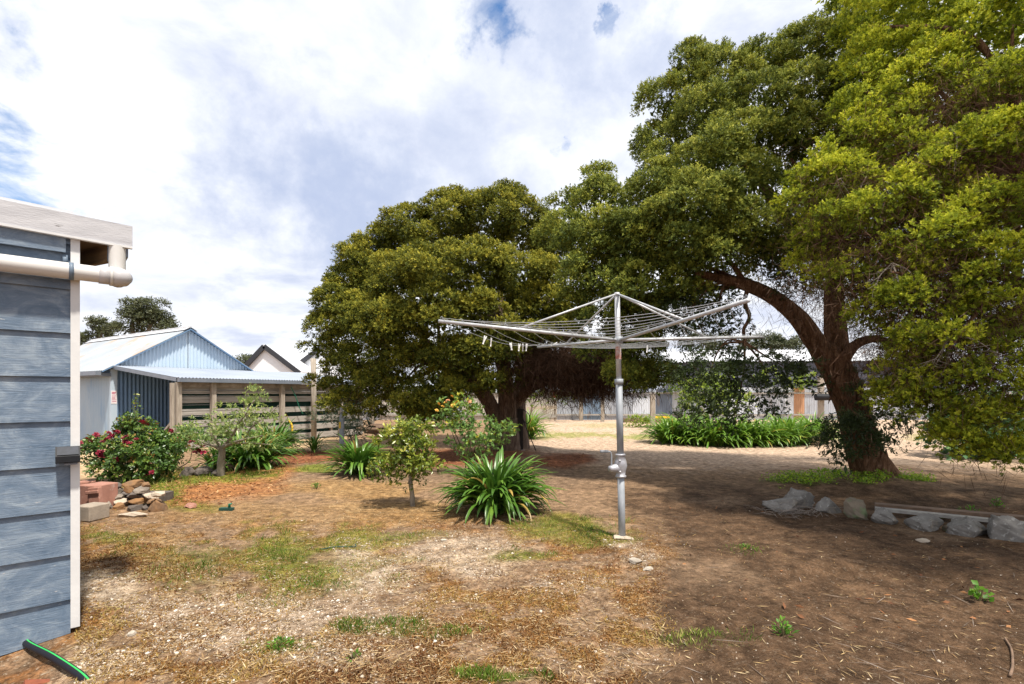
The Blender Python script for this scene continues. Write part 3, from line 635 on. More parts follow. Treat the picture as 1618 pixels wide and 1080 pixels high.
mb = MB(); mb.box((-.02,-.03,-.1), (.15,.05,2.32)); mb.build('corner_board', M['shed_blue'], shed, local=True)
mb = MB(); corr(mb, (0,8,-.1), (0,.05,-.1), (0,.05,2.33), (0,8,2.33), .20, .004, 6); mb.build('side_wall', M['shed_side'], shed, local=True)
mb = MB(); corr(mb, (-.28,8.1,EV-.13), (-.28,-.14,EV-.13), (PK,-.14,RG+.02), (PK,8.1,RG+.02), .12, .014); corr(mb, (PK,-.14,RG+.02), (PK,8.1,RG+.02), (PK,8.1,RG+.02), (PK,-.14,RG+.02))
corr(mb, (W_+.1,-.14,EV), (W_+.1,8.1,EV), (PK,8.1,RG+.02), (PK,-.14,RG+.02), .12, .014); corr(mb, (6.7,-.14,2.32), (6.7,8.1,2.32), (W_+.1,8.1,EV+.04), (W_+.1,-.14,EV+.04), .12, .014)
mb.build('roof', M['shed_roof'], shed, local=True)
MB().box((-.02,8,-.1),(6.6,8.06,2.3)).build('rear_wall', M['shed_side'], shed, local=True)
mb = MB(); mb.bar((PK-.11,-.17,RG-.01), (PK-.11,8.1,RG-.01), .25, .012, (-.5,0,.86)); mb.bar((PK+.11,-.17,RG-.01), (PK+.11,8.1,RG-.01), .25, .012, (.5,0,.86)); mb.tube([(PK,-.17,RG+.06),(PK,8.1,RG+.06)], .035, 8)
mb.build('ridge_cap', M['roof_iron'], shed, local=True)
mb = MB(); mb.bar((-.28,-.155,EV-.17), (PK,-.155,RG-.03), .02, .07, (0,1,0)); mb.bar((PK,-.155,RG-.03), (W_+.1,-.155,EV-.05), .03, .09, (0,1,0)); mb.build('rake_trim', M['shed_blue_dark'], shed, local=True)
mb = MB(); mb.box((-.42,-.1,EV-.27), (-.28,8.1,EV-.15)); mb.box((-.26,-.06,EV-.30),(-.02,8,EV-.2)); mb.build('side_gutter', M['gutter'], shed, local=True)
FY, FZ = -3.98, 1.93
mb = MB(); corr(mb, (.0,FY-.08,FZ), (6.5,FY-.08,FZ), (6.5,-.03,2.37), (.0,-.03,2.37), .09, .011); mb.build('lean_to_roof', M['shed_roof2'], shed, local=True)
mb = MB(); mb.box((.0,FY-.20,FZ-.115), (6.5,FY-.07,FZ-.015)); mb.bar((.01,FY,FZ-.05), (.01,-.03,2.31), .03, .1); mb.build('front_gutter', M['gutter'], shed, local=True)
mb = MB()
for k in range(9): mb.bar((.2+k*.75,FY,FZ-.06), (.2+k*.75,-.04,2.30), .05, .09)
mb.box((.02,FY+.02,FZ-.25),(6.5,FY+.07,FZ-.12)); mb.build('lean_to_rafter', M['wood'], shed, local=True)
for x_ in (.06, .95, 3.05, 5.3):
    MB().box((x_-.06,FY-.06,-.1), (x_+.06,FY+.06,FZ-.12)).build('veranda_post', M['wood_p'], shed, local=True)
MB().box((-.10,FY+.03,-.1), (-.02,FY+.12,FZ-.14)).build('veranda_post', M['wood_p'], shed, local=True)

fn = empty('timber_rail_fence', sloc(.1, FY+.1, 0), 'weathered grey timber rail fence under the lean-to with green shade cloth behind', 'fence', sr)
rl = [(1.59,1.77),(1.25,1.43),(.92,1.09),(.60,.78),(.33,.51),(.03,.22)]
for z0, z1 in rl:
    MB().box((0,.0,z0), (6.3,.04,z1)).build('rail', M['wood_h'], fn, local=True)
MB().box((-.03,-.03,1.50),(6.3,-.002,1.585)).build('rail', M['wood_h'], fn, local=True)
for x_ in (1.9, 4.2, 4.95, 6.25):
    MB().box((x_-.05,.042,-.1), (x_+.05,.13,1.75)).build('fence_post', M['wood_p'], fn, local=True)
MB().box((.05,.16,.1), (6.3,.165,1.5)).build('shade_cloth', M['shade'], fn, local=True)
mb = MB()
for k in range(31): mb.bar((.1+k*.06,-.012,.55), (.1+k*.06,-.012,1.45), .004, .004)
for z_ in (.55,.72,.89,1.06,1.2,1.3,1.38,1.45): mb.bar((.08,-.012,z_), (1.95,-.012,z_), .005, .005, (0,1,0))
mb.build('wire_gate_mesh', M['mesh'], fn, local=True)
mb = MB(); mb.bar((-.1,.3,.05), (-.1,1.5,.05), .06, .06); mb.bar((-.1,.1,.75), (-.1,1.2,.05), .07, .06); mb.bar((-.1,.3,.45), (-.1,.75,.45), .05, .05); mb.build('prop_frame', M['wood'], fn, local=True)
hs = MB().tube(smooth_path([sloc(3.35,FY-.02,1.72), sloc(3.5,FY-.05,1.4), sloc(3.62,FY-.05,1.08), sloc(3.75,FY-.06,.85)], 6), .014, 8)
tag(hs.build('garden_hose', M['hose'], None, True), 'green hose hanging over the rails of the timber fence', 'hose')
hs = MB().tube(smooth_path([P3(451,652,16.4), P3(455,662,16.3), P3(461,671,16.3), P3(462,682,16.3)], 6), .03, 8)
tag(hs.build('rope', M['yellow'], None, True), 'short yellow cord tied to a post of the timber rail fence', 'cord')
pp = gp(496, 696)
tag(MB().tube([(pp[0],pp[1],-.1), (pp[0],pp[1],1.5), (pp[0]-.02,pp[1],EYE+(HY-566)/F*pp[1])], .085, 9).build('timber_pole', M['wood_p'], None, True), 'tall weathered timber pole standing at the end of the lean-to gutter', 'pole')
# paper notice on the shed corner
n0 = sloc(-.03, .02, 0); nd = n0[1]
pn = empty('paper_notice', sloc(.065,-.032,1.40), 'narrow white paper notice with faded red print on the shed corner', 'notice', sr)
MB().box((-.075,-.006,-.2),(.075,-.002,.2)).build('sheet', M['paper'], pn, local=True)
mb = MB(); random.seed(3)
for z_ in (.15,.11,.04,-.0,-.04,-.08,-.13): mb.box((-.055,-.0085,z_-.008-(.01 if z_ > .1 else 0)), (.055-random.random()*.04,-.0065,z_+.008))
mb.build('lettering', M['ink'], pn, local=True)

# ---------- neighbours' white gables ----------
def gable(px0, px1, pxm, pye, pyp, d, label, depth=9):
    a = P3(px0, pye, d); b = P3(px1, pye, d); p_ = P3(pxm, pyp, d)
    h = empty('gabled_house', (p_[0], d, 0), label, 'house')
    mb = MB(); vs = [(a[0],d,-.2),(b[0],d,-.2),tuple(b),tuple(p_),tuple(a)]
    mb.add(vs+[(v_[0],d+depth,v_[2]) for v_ in vs], [(0,1,2,3,4),(9,8,7,6,5),(0,4,9,5),(1,6,7,2)]); mb.build('wall', M['house_white'], h)
    for s, e in ((a, p_), (b, p_)):
        u = nrm(e-s); e2 = e; s2 = s-u*.5
        MB().bar(s2+np.array((0,-.15,.08)), e2+np.array((0,-.15,.08)), .3, .15, (0,1,0)).build('bargeboard', M['barge'], h)
        mb = MB(); q1 = s2+np.array((0,-.2,.22)); q2 = e2+np.array((0,-.2,.22)); dy = np.array((0,depth+.4,0))
        dn = np.array((0,0,-.1)); vs = [q1,q2,q2+dy,q1+dy]; mb.add([v_ for v_ in vs]+[v_+dn for v_ in vs], [(0,1,2,3),(7,6,5,4),(0,4,5,1),(1,5,6,2),(2,6,7,3),(3,7,4,0)]); mb.build('roof', M['grey_roof'], h)
    return h
gable(386, 465, 419, 584, 549, 34, 'white boarded house gable with charcoal bargeboards, the taller one behind the lean-to')
gable(466, 560, 512, 582, 548, 37, 'white house gable with charcoal bargeboards partly hidden by the round tree')

# ---------- corrugated boundary fence and the grey shed behind it ----------
FD = 29.4
bf = empty('corrugated_fence', (10, FD, 0), 'old corrugated iron boundary fence of patched grey, blue and rusty sheets', 'fence')
edges = [(560,600,'f_pale',617),(600,650,'f_cream',615),(650,730,'f_grey',618),(730,826,'f_cream',620),(826,880,'f_cream',622),(880,917,'f_grey',621),(917,950,'f_blue',621),(950,1000,'f_grey',620),(1000,1036,'f_pale',618),(1036,1048,'f_dark',614),(1048,1062,'f_dark',614),(1062,1100,'f_grey',612),
         (1100,1150,'f_grey',613),(1150,1200,'f_pale',612),(1200,1240,'f_grey',611),(1240,1254,'f_pale',612),(1254,1271,'f_tan',612),(1271,1330,'f_grey',613),(1330,1400,'f_pale',611),(1400,1480,'f_grey',612),(1480,1560,'f_pale',610),(1560,1640,'f_grey',611),(1640,1800,'f_grey',611),(1800,2000,'f_pale',612)]
for a, b, mt, ty in edges:
    mb = MB(); corr(mb, P3(a, 664, FD), P3(b, 664, FD), P3(b, ty, FD), P3(a, ty, FD), .10, .014); mb.build('iron_sheet', M[mt], bf)
for z_ in (.30, 1.55):
    MB().bar((-9, FD-.06, z_), (40, FD-.06, z_), .05, .09).build('fence_rail', M['wood_h'], bf)
gs = empty('grey_shed', (20, 40, 0), 'long slate grey iron shed with pale roof beyond the boundary fence', 'shed')
d1, d2 = 38, 40
mb = MB(); corr(mb, P3(1112, 640, d1), P3(1520, 640, d1), P3(1520, 570, d1), P3(1112, 570, d1), .25, .03); mb.build('wall', M['grey_wall'], gs)
mb = MB(); corr(mb, P3(1052, 640, d2), P3(1112, 640, d2), P3(1112, 572, d2), P3(1052, 574, d2), .25, .03); mb.build('wall', M['grey_wall'], gs)
mb = MB(); corr(mb, P3(1105, 570.5, d1-.3), P3(1525, 569, d1-.3), P3(1525, 551, d1+5), P3(1105, 553, d1+5), .25, .02); corr(mb, P3(1048, 573, d2-.3), P3(1112, 571, d2-.3), P3(1112, 555, d2+5), P3(1048, 556, d2+5), .25, .02); mb.build('roof', M['grey_roof'], gs)
MB().box((P3(1060,0,d1+4.8)[0], d1+4.8, -.1), (P3(1510,0,d1+4.8)[0], d1+5, 4.4)).build('rear_wall', M['grey_wall'], gs)

# ---------- posts about the yard ----------
def post(px, yb, yt, wpx, label, mat='wood_p', name='timber_post', lean=0):
    g = gp(px, yb); r = wpx/2/F*g[1]; z = EYE+(HY-yt)/F*g[1]
    return tag(MB().box((g[0]-r, g[1]-r, -.1), (g[0]+r, g[1]+r, z)).build(name, M[mat]), label, 'post')
post(918, 664, 619, 6, 'thin weathered post against the blue fence sheet beside the clothesline pole')
post(952, 666, 626, 5, 'thin weathered post against the grey fence sheets, behind the clothesline pole')
post(1031, 676, 622, 7, 'weathered timber post at the end of the strap-leaf border')
post(862, 663, 638, 5, 'short post carrying the low white rail by the fence')
post(588, 676, 620, 6, 'weathered post under the round tree near the log heap', name='timber_post')
g = gp(822, 714)
t = empty('dark_stake', g, 'dark charred timber stake with black cable loop beside the many-stemmed trunk', 'stake')
MB().box((g[0]-.07,g[1]-.06,-.1), (g[0]+.07,g[1]+.06,EYE+(HY-646)/F*g[1])).build('stake', M['wood_dark'], t)
MB().tube(smooth_path([(g[0]+.07,g[1]-.05,1.1),(g[0]+.2,g[1]-.05,1.0),(g[0]+.26,g[1]-.05,.82),(g[0]+.16,g[1]-.05,.74),(g[0]+.06,g[1]-.05,.85)],6), .012, 6).build('cable', M['black'], t, True)
MB().tube([(g[0]+.08,g[1]-.08,.8),(g[0]+.42,g[1]-.1,.0)], .012, 6).build('stay_wire', M['black'], t, True)
MB().box((g[0]-.14,g[1]-.12,.0), (g[0]+.12,g[1]-.07,.07)).build('foot_block', M['pvc_grey'], t)
g = gp(1297, 668); t = empty('pipe_post', g, 'weathered post with a short black pipe fixed across it before the fence', 'post')
MB().box((g[0]-.12,g[1]-.1,-.1), (g[0]+.12,g[1]+.1,EYE+(HY-594)/F*g[1])).build('post', M['wood_p'], t)
zc_ = EYE+(HY-627)/F*g[1]
MB().tube([(g[0]-.42,g[1]-.25,zc_),(g[0]+.42,g[1]-.3,zc_)], .17, 16, cap=False).tube([(g[0]+.40,g[1]-.3,zc_),(g[0]-.40,g[1]-.25,zc_)], .14, 16).build('pipe', M['black'], t, True)
MB().box((g[0]+.121,g[1]-.05,zc_+.5), (g[0]+.42,g[1]+.05,zc_+.9)).build('sign_plate', M['white_paint'], t)
g = gp(845, 664); t = empty('low_rail', g, 'low pale timber rail in front of the cream fence sheets', 'rail')
a_ = P3(826, 645, 28.4); b_ = P3(880, 643, 28.4)
MB().bar(a_, b_, .06, .17).build('rail', M['pale_stone'], t); MB().bar(a_-np.array((0,0,.5)), b_-np.array((0,0,.5)), .06, .14).build('rail', M['wood_h'], t)
for k in (.25, .95): MB().bar(a_+(b_-a_)*k+np.array((0,.06,.1)), a_+(b_-a_)*k+np.array((0,.06,-1.1)), .1, .1, (1,0,0)).build('post', M['wood_p'], t)
g = gp(876, 664); t = empty('rusty_stake', g, 'thin rusty stake with a small red and white marker before the fence', 'stake')
MB().tube([(g[0],g[1]-.3,-.1),(g[0],g[1]-.3,1.35)], .045, 6).build('stake', M['plank_brown'], t); MB().box((g[0]-.1,g[1]-.36,1.3),(g[0]+.14,g[1]-.3,1.62)).build('marker', M['red_thing'], t); MB().box((g[0]-.08,g[1]-.365,1.2),(g[0]+.12,g[1]-.3,1.29)).build('marker_base', M['white_paint'], t)
a_ = gp(985, 667); b_ = gp(1092, 666)
tag(MB().box((a_[0],a_[1]-.2,-.05),(b_[0],a_[1]+.1,.22)).build('timber_sleeper', M['plank_brown']), 'long brown timber sleeper edging the bed before the fence', 'sleeper')
tag(MB().box((a_[0]+1.5,a_[1]-.18,.23),(a_[0]+2.4,a_[1]-.02,.33)).build('yellow_board', M['yellow']), 'short yellow board lying on the brown sleeper', 'board')
# tap standpipe
g = gp(540, 705); t = empty('garden_tap', g, 'grey standpipe with brass tap on top beside the mulch bed', 'garden tap')
zt = EYE+(HY-652)/F*g[1]
MB().box((g[0]-.055,g[1]-.05,-.1),(g[0]+.055,g[1]+.05,zt)).build('pipe', M['galv'], t); MB().tube([(g[0],g[1],zt),(g[0],g[1],zt+.11),(g[0],g[1],zt+.13)], [.04,.035,.03], 10).tube([(g[0],g[1]-.02,zt+.05),(g[0]+.11,g[1]-.05,zt+.05),(g[0]+.14,g[1]-.05,zt-.01)], .027, 10).build('tap', M['alu'], t, True)
MB().box((g[0]-.08,g[1]-.02,zt+.131),(g[0]+.08,g[1]+.02,zt+.16)).build('tap_handle', M['alu'], t); MB().box((g[0]-.06,g[1]-.056,.52),(g[0]-.01,g[1]-.051,.70)).build('tape', M['yellow'], t)
g = gp(588, 690); t = empty('log_heap', g, 'small heap of brown split logs under the round tree', 'log heap')
for i in range(7):
    a_ = g+np.array((R.uniform(-.55,.2), R.uniform(-.2,.3), .06+.055*i)); b_ = a_+np.array((R.uniform(.5,.8), R.uniform(-.3,.2), R.uniform(-.12,.02)))
    MB().tube([a_, b_], [R.uniform(.06,.09), R.uniform(.05,.07)], 7).build('log', M['plank_brown'], t)
# ---------- crowns ----------
def crown(lobes, sub_r, dens, leaf, per=7, zmin=-.4, fill=.12, droop=0., upb=.8, spread=.75, cut=.8, ref=None):
    """lobes: (centre, radii, density factor). Returns base points, axes, a 0..1 tint and a size factor."""
    PP, AA, TT, SS, NN = [], [], [], [], []
    cs = np.array([l[0] for l in lobes]); rs = np.array([l[1] for l in lobes])
    for c, r, df in lobes:
        rm = (r[0]*r[1]*r[2])**(1/3); area = 4*PI*rm*rm
        ns = int(max(4, area*.95/(sub_r*sub_r*2)))
        d = nrm(R.normal(size=(ns*2, 3))); d = d[d[:, 2] > zmin][:ns]
        sc = c+d*r*R.uniform(.72, 1.08, (len(d), 1))
        keep = np.ones(len(sc), bool)
        for c2, r2 in zip(cs, rs):
            if c2 is c or np.allclose(c2, c): continue
            keep &= np.linalg.norm((sc-c2)/r2, axis=1) > cut
        sc = sc[keep]; d = d[keep]
        if not len(sc): continue
        sr = sub_r*R.uniform(.6, 1.35, len(sc))
        nsp = np.maximum(3, (dens*df*sr*sr*PI*2/per)).astype(int)
        ix = np.repeat(np.arange(len(sc)), nsp); n = len(ix)
        sd = nrm(R.normal(size=(n, 3))+d[ix]*.9+np.array((0, 0, upb)))
        pos = sc[ix]+sd*(sr[ix]*R.uniform(.45, 1.05, n))[:, None]*np.array((1, 1, .75))
        ax = nrm(sd+np.array((0, 0, .35-droop))+R.normal(0, .35, (n, 3)))
        st = np.clip(R.normal(.45, .17, n)+.34*(R.random(len(sc))[ix]-.5)+.20*sd[:, 2], 0, 1)  # upward-facing sprigs tinted lighter, light from above painted into the leaves
        k = np.repeat(np.arange(n), per); nn = len(k)
        rd = R.normal(size=(nn, 3)); up_ = nrm(sd[k]+d[ix][k]*.5+np.array((0, 0, .35))); tg = nrm(rd-up_*np.sum(rd*up_, 1, keepdims=True))
        la = nrm(tg*(.55+.5*spread)+ax[k]*.75); NN.append(up_)
        PP.append(pos[k]+ax[k]*(R.random((nn, 1))*leaf*1.6)); AA.append(la)
        TT.append(np.clip(st[k]+R.normal(0, .10, nn), 0, 1)); SS.append(R.uniform(.7, 1.25, nn))
        nf = int(area*fill*dens/per)
        fd = nrm(R.normal(size=(nf, 3)))
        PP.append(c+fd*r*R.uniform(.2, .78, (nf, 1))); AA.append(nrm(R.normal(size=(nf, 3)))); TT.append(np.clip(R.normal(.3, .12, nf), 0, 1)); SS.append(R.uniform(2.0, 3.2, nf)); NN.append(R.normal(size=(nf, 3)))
    global CN; CN = np.concatenate(NN)
    return np.concatenate(PP), np.concatenate(AA), np.concatenate(TT), np.concatenate(SS)
def L3(l, vz=.85, vd=.9, sh=0):        # px, py, radius px, distance, density
    d = l[3]; r = max(l[2]-sh, l[2]*.5)/F*d
    return (P3(l[0], l[1], d), np.array((r, r*vd, r*vz)), l[4] if len(l) > 4 else 1.0)
def bark_tube(mb, pts, r, n=18, amp=.10, seed=0, k=7):
    pts = smooth_path(pts, k); m_ = len(pts)
    rr = np.interp(np.linspace(0, 1, m_), np.linspace(0, 1, len(r)), r)
    ph = np.random.default_rng(seed).uniform(0, 6.28, 6)
    def prof(a, t): return 1+amp*(math.sin(3*a+ph[0]+2*t)+.7*math.sin(5*a+ph[1]-3*t)+.55*math.sin(9*a+ph[2]+4*t)+.4*math.sin(13*a+ph[3]+6*math.sin(5*t+ph[4])))*.6
    mb.tube(pts, rr, n, prof=prof)
def limbs(mb, a, targets, r0, seed, bend=.25):
    rg = np.random.default_rng(seed)
    for t_ in targets:
        a_ = np.array(a, float); t_ = np.array(t_, float); mid = (a_+t_)/2+rg.normal(0, bend*np.linalg.norm(t_-a_)*.35, 3)+np.array((0, 0, .1))
        mb.tube(smooth_path([a_, mid, t_], 6), np.linspace(r0, r0*.25, 13), 7)
def hang(c, n, rx, rz, L0, L1): # hanging fine dead twigs
    p = c+R.normal(0, 1, (n, 3))*np.array((rx, rx*.8, rz))
    return p, nrm(R.normal(0, .8, (n, 3))+np.array((0, 0, -.7))), R.uniform(L0, L1, n)

# ----- round paperbark behind the clothesline -----
g1 = gp(803, 712)
T1 = empty('paperbark_tree', g1, 'round dense olive-green paperbark with several dark stems, behind the clothesline', 'tree')
fr_ = [(535,470,46,12.4),(560,415,46,12.6),(510,520,44,12.6),(545,500,50,12.0),(490,545,28,12.5),(560,440,52,12.8),(585,500,55,11.6),(600,395,52,12.8),(655,365,58,12.8),(715,345,58,12.9),(775,340,56,13),(830,352,52,13.2),(868,375,46,13.2),
  (640,440,58,11.4),(700,425,72,10.8),(760,430,62,11.2),(620,505,55,11.0),(690,490,62,10.7),(760,500,62,11),(820,430,60,11.8),(850,480,56,12),(835,530,50,11.8),(880,440,40,12.4),
  (545,575,42,12.2),(525,610,28,12.3),(575,600,42,12.0),(610,560,45,11.6),(640,595,40,11.4),(655,630,34,11.5),(690,600,36,11.3),(700,645,30,11.6),(690,555,45,11.2),(745,575,40,11.2),(790,545,45,11.2),(782,600,38,11.3),(832,590,36,11.8),(670,655,24,11.7),(752,545,38,11.0),(640,335,30,13.2),(800,310,34,13.4),(750,306,26,13.4),(700,318,28,13.2)]
fr_ += [(520,628,30,12.4,1.3),(556,640,30,12.2,1.3),(598,640,32,12.0,1.3),(638,640,30,11.8,1.3),(680,630,34,11.6,1.3),(720,610,34,11.5,1.2),(500,600,30,12.5,1.3),(880,520,40,12.4,1.6),(920,545,34,12.4,1.6),(895,490,40,12.6,1.4),(960,560,26,12.4,1.4),(860,570,30,12.0,1.5),(905,590,22,12.0,1.3)]
fr_ = [(l[0]+10*max(0, (640-l[0])/130), l[1]+8, *l[2:]) for l in fr_]
lob = [L3(l, sh=13) for l in fr_]
lob += [(np.array((c[0]*1.05, 27.2-c[1], c[2]-.15)), r*1.05, .4) for c, r, k in [L3(l, sh=14) for l in fr_[:26] if l[3] > 11.5 or l[1] < 520]]
P, A, T, Z = crown(lob, .27, 1650, .045, 7, fill=.24)
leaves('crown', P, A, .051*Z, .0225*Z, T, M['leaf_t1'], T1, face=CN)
tk = MB(); b1 = g1
bark_tube(tk, [b1+(-.30,0,-.1), P3(786,670,13.3), P3(770,630,13.0), P3(745,600,12.6), P3(700,575,12.4), P3(640,560,12.3), P3(590,540,12.3)], [.27,.20,.19,.17,.15,.11,.05], 16, .12, 1)
bark_tube(tk, [b1+(.05,-.1,-.1), P3(803,660,13.2), P3(800,610,13.0), P3(790,540,12.8), P3(760,450,12.8)], [.30,.25,.20,.15,.08], 18, .13, 2)
bark_tube(tk, [b1+(.34,.05,-.1), P3(818,665,13.4), P3(822,610,13.5), P3(850,540,13.4), P3(870,450,13.2)], [.26,.22,.18,.13,.07], 16, .12, 3)
bark_tube(tk, [P3(812,640,13.3), P3(840,612,12.9), P3(880,597,12.4), P3(925,580,12.0)], [.15,.12,.09,.05], 12, .1, 4)
bark_tube(tk, [b1+(.1,-.25,-.1), P3(807,690,13.1), P3(806,660,13.1)], [.26,.24,.2], 14, .15, 8)
limbs(tk, P3(700,575,12.4), [P3(660,500,11.6), P3(600,480,12), P3(640,600,11.8), P3(560,600,12.3), P3(700,480,11.4)], .06, 5)
limbs(tk, P3(790,540,12.8), [P3(700,400,12.6), P3(800,380,13), P3(840,420,13.4), P3(780,470,11.6)], .08, 6)
limbs(tk, P3(925,580,12.0), [P3(960,600,11.8), P3(975,570,11.7), P3(930,615,11.7), P3(890,620,11.9)], .03, 41, .4)
limbs(tk, P3(880,597,12.4), [P3(860,630,12.1), P3(900,560,11.9), P3(905,625,12), P3(930,560,11.9), P3(850,575,12)], .035, 42, .4)
tk.build('trunk', M['bark1'], T1, True)
hp_ = [hang(P3(l[0], l[1], l[3]), l[4], l[2]/F*l[3], .22, .12, .42) for l in [(860,575,34,11.7,6000),(910,570,38,11.7,8000),(960,580,32,11.6,6000),(895,600,36,11.8,6000),(940,605,30,11.7,4000),(1000,590,24,11.2,2500),(640,570,30,11.9,700),(590,630,22,12.2,500),(765,560,30,11.6,900),(845,600,24,12,900),(740,610,26,12,600)]]
P = np.concatenate([h[0] for h in hp_]); A = np.concatenate([h[1] for h in hp_]); Ls = np.concatenate([h[2] for h in hp_])
leaves('dead_twigs', P, A, Ls, .010, np.clip(R.normal(.45, .22, len(P)), 0, 1), M['twig'], T1)

# ----- leaning paperbark -----
g2 = gp(1376, 757)
T2 = empty('paperbark_tree', g2, 'leaning paperbark with forked reddish shaggy trunk and spreading green crown', 'tree')
f2 = [(1040,230,48,10.4),(1055,170,50,10.4),(1100,125,46,10.4),(1150,135,55,10),(1210,105,50,10),(1270,90,52,9.8),(1320,80,50,9.6),(1200,170,65,9.4),(1270,160,60,9.2),(1110,195,60,9.6),(1170,225,60,9.0),(1250,220,55,9.0),(1050,270,45,9.6),
  (1110,275,75,8.4),(1050,310,60,8.6),(1170,295,65,8.3),(1215,320,50,8.3),(1110,335,75,8.0),(1180,360,58,8.0),(1030,350,60,8.4),
  (935,292,36,10),(905,325,38,9.8),(960,320,48,9.6),(890,370,42,9.5),(940,375,56,9.0),(1000,400,62,8.6),(1070,400,62,8.1),(1130,400,55,8.0),(895,420,36,9.3),(945,440,56,8.8),(1010,460,58,8.6),(1075,455,48,8.3),(1215,395,40,8.2),(1190,410,36,8.4),
  (915,480,38,9.2,1.7),(965,500,50,8.9,1.7),(1030,510,44,8.8,1.7),(950,550,38,9.1,1.7),(1000,560,44,8.9,1.7),(1045,545,34,8.9,1.7),(1010,600,30,9.1,1.7),(1040,590,24,9.1,1.7),(970,590,24,9.2,1.7),(1090,90,18,10.5),(1130,95,20,10.4),(1335,150,62,9.3),(1325,235,62,9.1),(1310,310,60,9.0),(1375,110,60,8.9),(1295,370,48,8.9),(1375,200,60,9.0),(1330,40,40,9.8),(1240,62,26,10.2)]
lob = [L3(l, sh=13) for l in f2]
lob += [(np.array((c[0]*1.08+.2, 18.7-c[1], c[2])), r*1.15, .4) for c, r, k in [L3(l, sh=13) for l in f2] if c[2] > 3.6 and c[1] < 9.1]
P, A, T, Z = crown(lob, .24, 1900, .04, 7, fill=.24)
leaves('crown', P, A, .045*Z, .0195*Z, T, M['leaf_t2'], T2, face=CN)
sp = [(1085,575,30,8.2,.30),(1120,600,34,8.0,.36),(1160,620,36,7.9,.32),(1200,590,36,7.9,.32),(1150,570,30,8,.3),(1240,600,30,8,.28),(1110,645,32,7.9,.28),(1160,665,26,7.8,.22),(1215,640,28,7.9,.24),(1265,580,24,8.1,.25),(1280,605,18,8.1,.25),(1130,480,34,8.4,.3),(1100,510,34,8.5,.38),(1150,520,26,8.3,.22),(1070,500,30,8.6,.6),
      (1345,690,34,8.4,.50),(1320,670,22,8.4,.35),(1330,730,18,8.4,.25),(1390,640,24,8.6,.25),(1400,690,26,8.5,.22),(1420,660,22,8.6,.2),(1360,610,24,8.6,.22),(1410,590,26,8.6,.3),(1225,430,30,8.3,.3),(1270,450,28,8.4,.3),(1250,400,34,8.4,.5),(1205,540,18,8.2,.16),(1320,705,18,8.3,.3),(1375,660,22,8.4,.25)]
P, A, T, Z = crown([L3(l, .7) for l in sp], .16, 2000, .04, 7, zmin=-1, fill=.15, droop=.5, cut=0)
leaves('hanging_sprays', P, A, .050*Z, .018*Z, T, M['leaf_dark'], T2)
tk = MB()
bark_tube(tk, [g2+(.12,0,-.15), g2+(.04,0,.12), P3(1364,715,8.94), P3(1350,660,8.92), P3(1333,610,8.9), P3(1317,575,8.9), P3(1300,550,8.88)], [.44,.33,.27,.25,.24,.22,.17], 30, .14, 11, 9)
bark_tube(tk, [P3(1318,590,8.88), P3(1290,545,8.8), P3(1262,505,8.7), P3(1222,470,8.6), P3(1180,450,8.5), P3(1150,443,8.4), P3(1100,430,8.3)], [.19,.16,.14,.12,.105,.085,.05], 18, .14, 12)
bark_tube(tk, [P3(1322,590,8.92), P3(1322,545,9.0), P3(1318,495,9.1), P3(1318,440,9.2), P3(1325,370,9.3), P3(1310,250,9.4)], [.19,.17,.155,.135,.11,.06], 20, .14, 13)
bark_tube(tk, [P3(1330,570,8.8), P3(1352,545,8.6), P3(1385,535,8.5), P3(1425,548,8.4)], [.11,.08,.06,.03], 10, .1, 14)
limbs(tk, P3(1180,450,8.5), [P3(1120,380,8.3), P3(1060,420,8.5), P3(1010,480,8.7)], .05, 15, .12)
tk.tube(smooth_path([P3(1182,452,8.5), P3(1177,478,8.42), P3(1184,500,8.32), P3(1175,520,8.25), P3(1178,542,8.2)], 6), np.linspace(.035,.022,25), 8, prof=lambda q, t: 1+.2*math.sin(3*q+9*t))
limbs(tk, P3(1177,540,8.2), [P3(1120,590,8.0), P3(1150,600,7.95), P3(1215,600,7.9), P3(1250,585,8), P3(1130,560,8.1), P3(1160,660,7.8)], .022, 16, .3)
limbs(tk, P3(1150,443,8.4), [P3(1110,500,8.5), P3(1090,470,8.5), P3(1135,500,8.4), P3(1060,530,8.6)], .03, 17, .3)
limbs(tk, P3(1318,440,9.2), [P3(1250,250,9.1), P3(1200,180,9.6), P3(1120,220,9.4), P3(1290,140,9.4)], .09, 18)
limbs(tk, P3(1345,660,8.75), [P3(1345,690,8.4), P3(1400,690,8.5), P3(1420,655,8.6), P3(1320,680,8.4)], .02, 19, .3)
for i in range(60):     # loose strips of bark
    t_ = R.uniform(.05, .95); y_ = np.interp(t_, [0,.3,.55,.8,1], [745,700,655,610,575]); x_ = np.interp(t_, [0,.3,.55,.8,1], [1375,1357,1342,1323,1310])
    a_ = R.uniform(-PI, 0); c_ = P3(x_, y_, 8.93); rr = .27
    p0 = c_+np.array((math.cos(a_)*rr, math.sin(a_)*rr, .1)); ln = R.uniform(.15, .45)
    tk.tube([p0+(0,0,ln/2), p0+(R.normal(0,.02),R.normal(0,.02),0), p0+(R.normal(0,.03)+.02*math.cos(a_),-.03,-ln/2)], [.012,.022,.006], 4)
tk.build('trunk', M['bark2'], T2, True)
P, A, Ls = hang(P3(1110,530,8.5), 700, .45, .35, .08, .3); P2, A2, L2 = hang(P3(1400,560,8.7), 1400, .35, .35, .1, .35); P4, A4, L4 = hang(P3(1260,450,8.6), 700, .5, .2, .1, .3)
P = np.concatenate([P, P2, P4]); A = np.concatenate([A, A2, A4]); Ls = np.concatenate([Ls, L2, L4])
leaves('dead_twigs', P, A, Ls, .006, np.clip(R.normal(.5, .22, len(P)), 0, 1), M['twig'], T2)

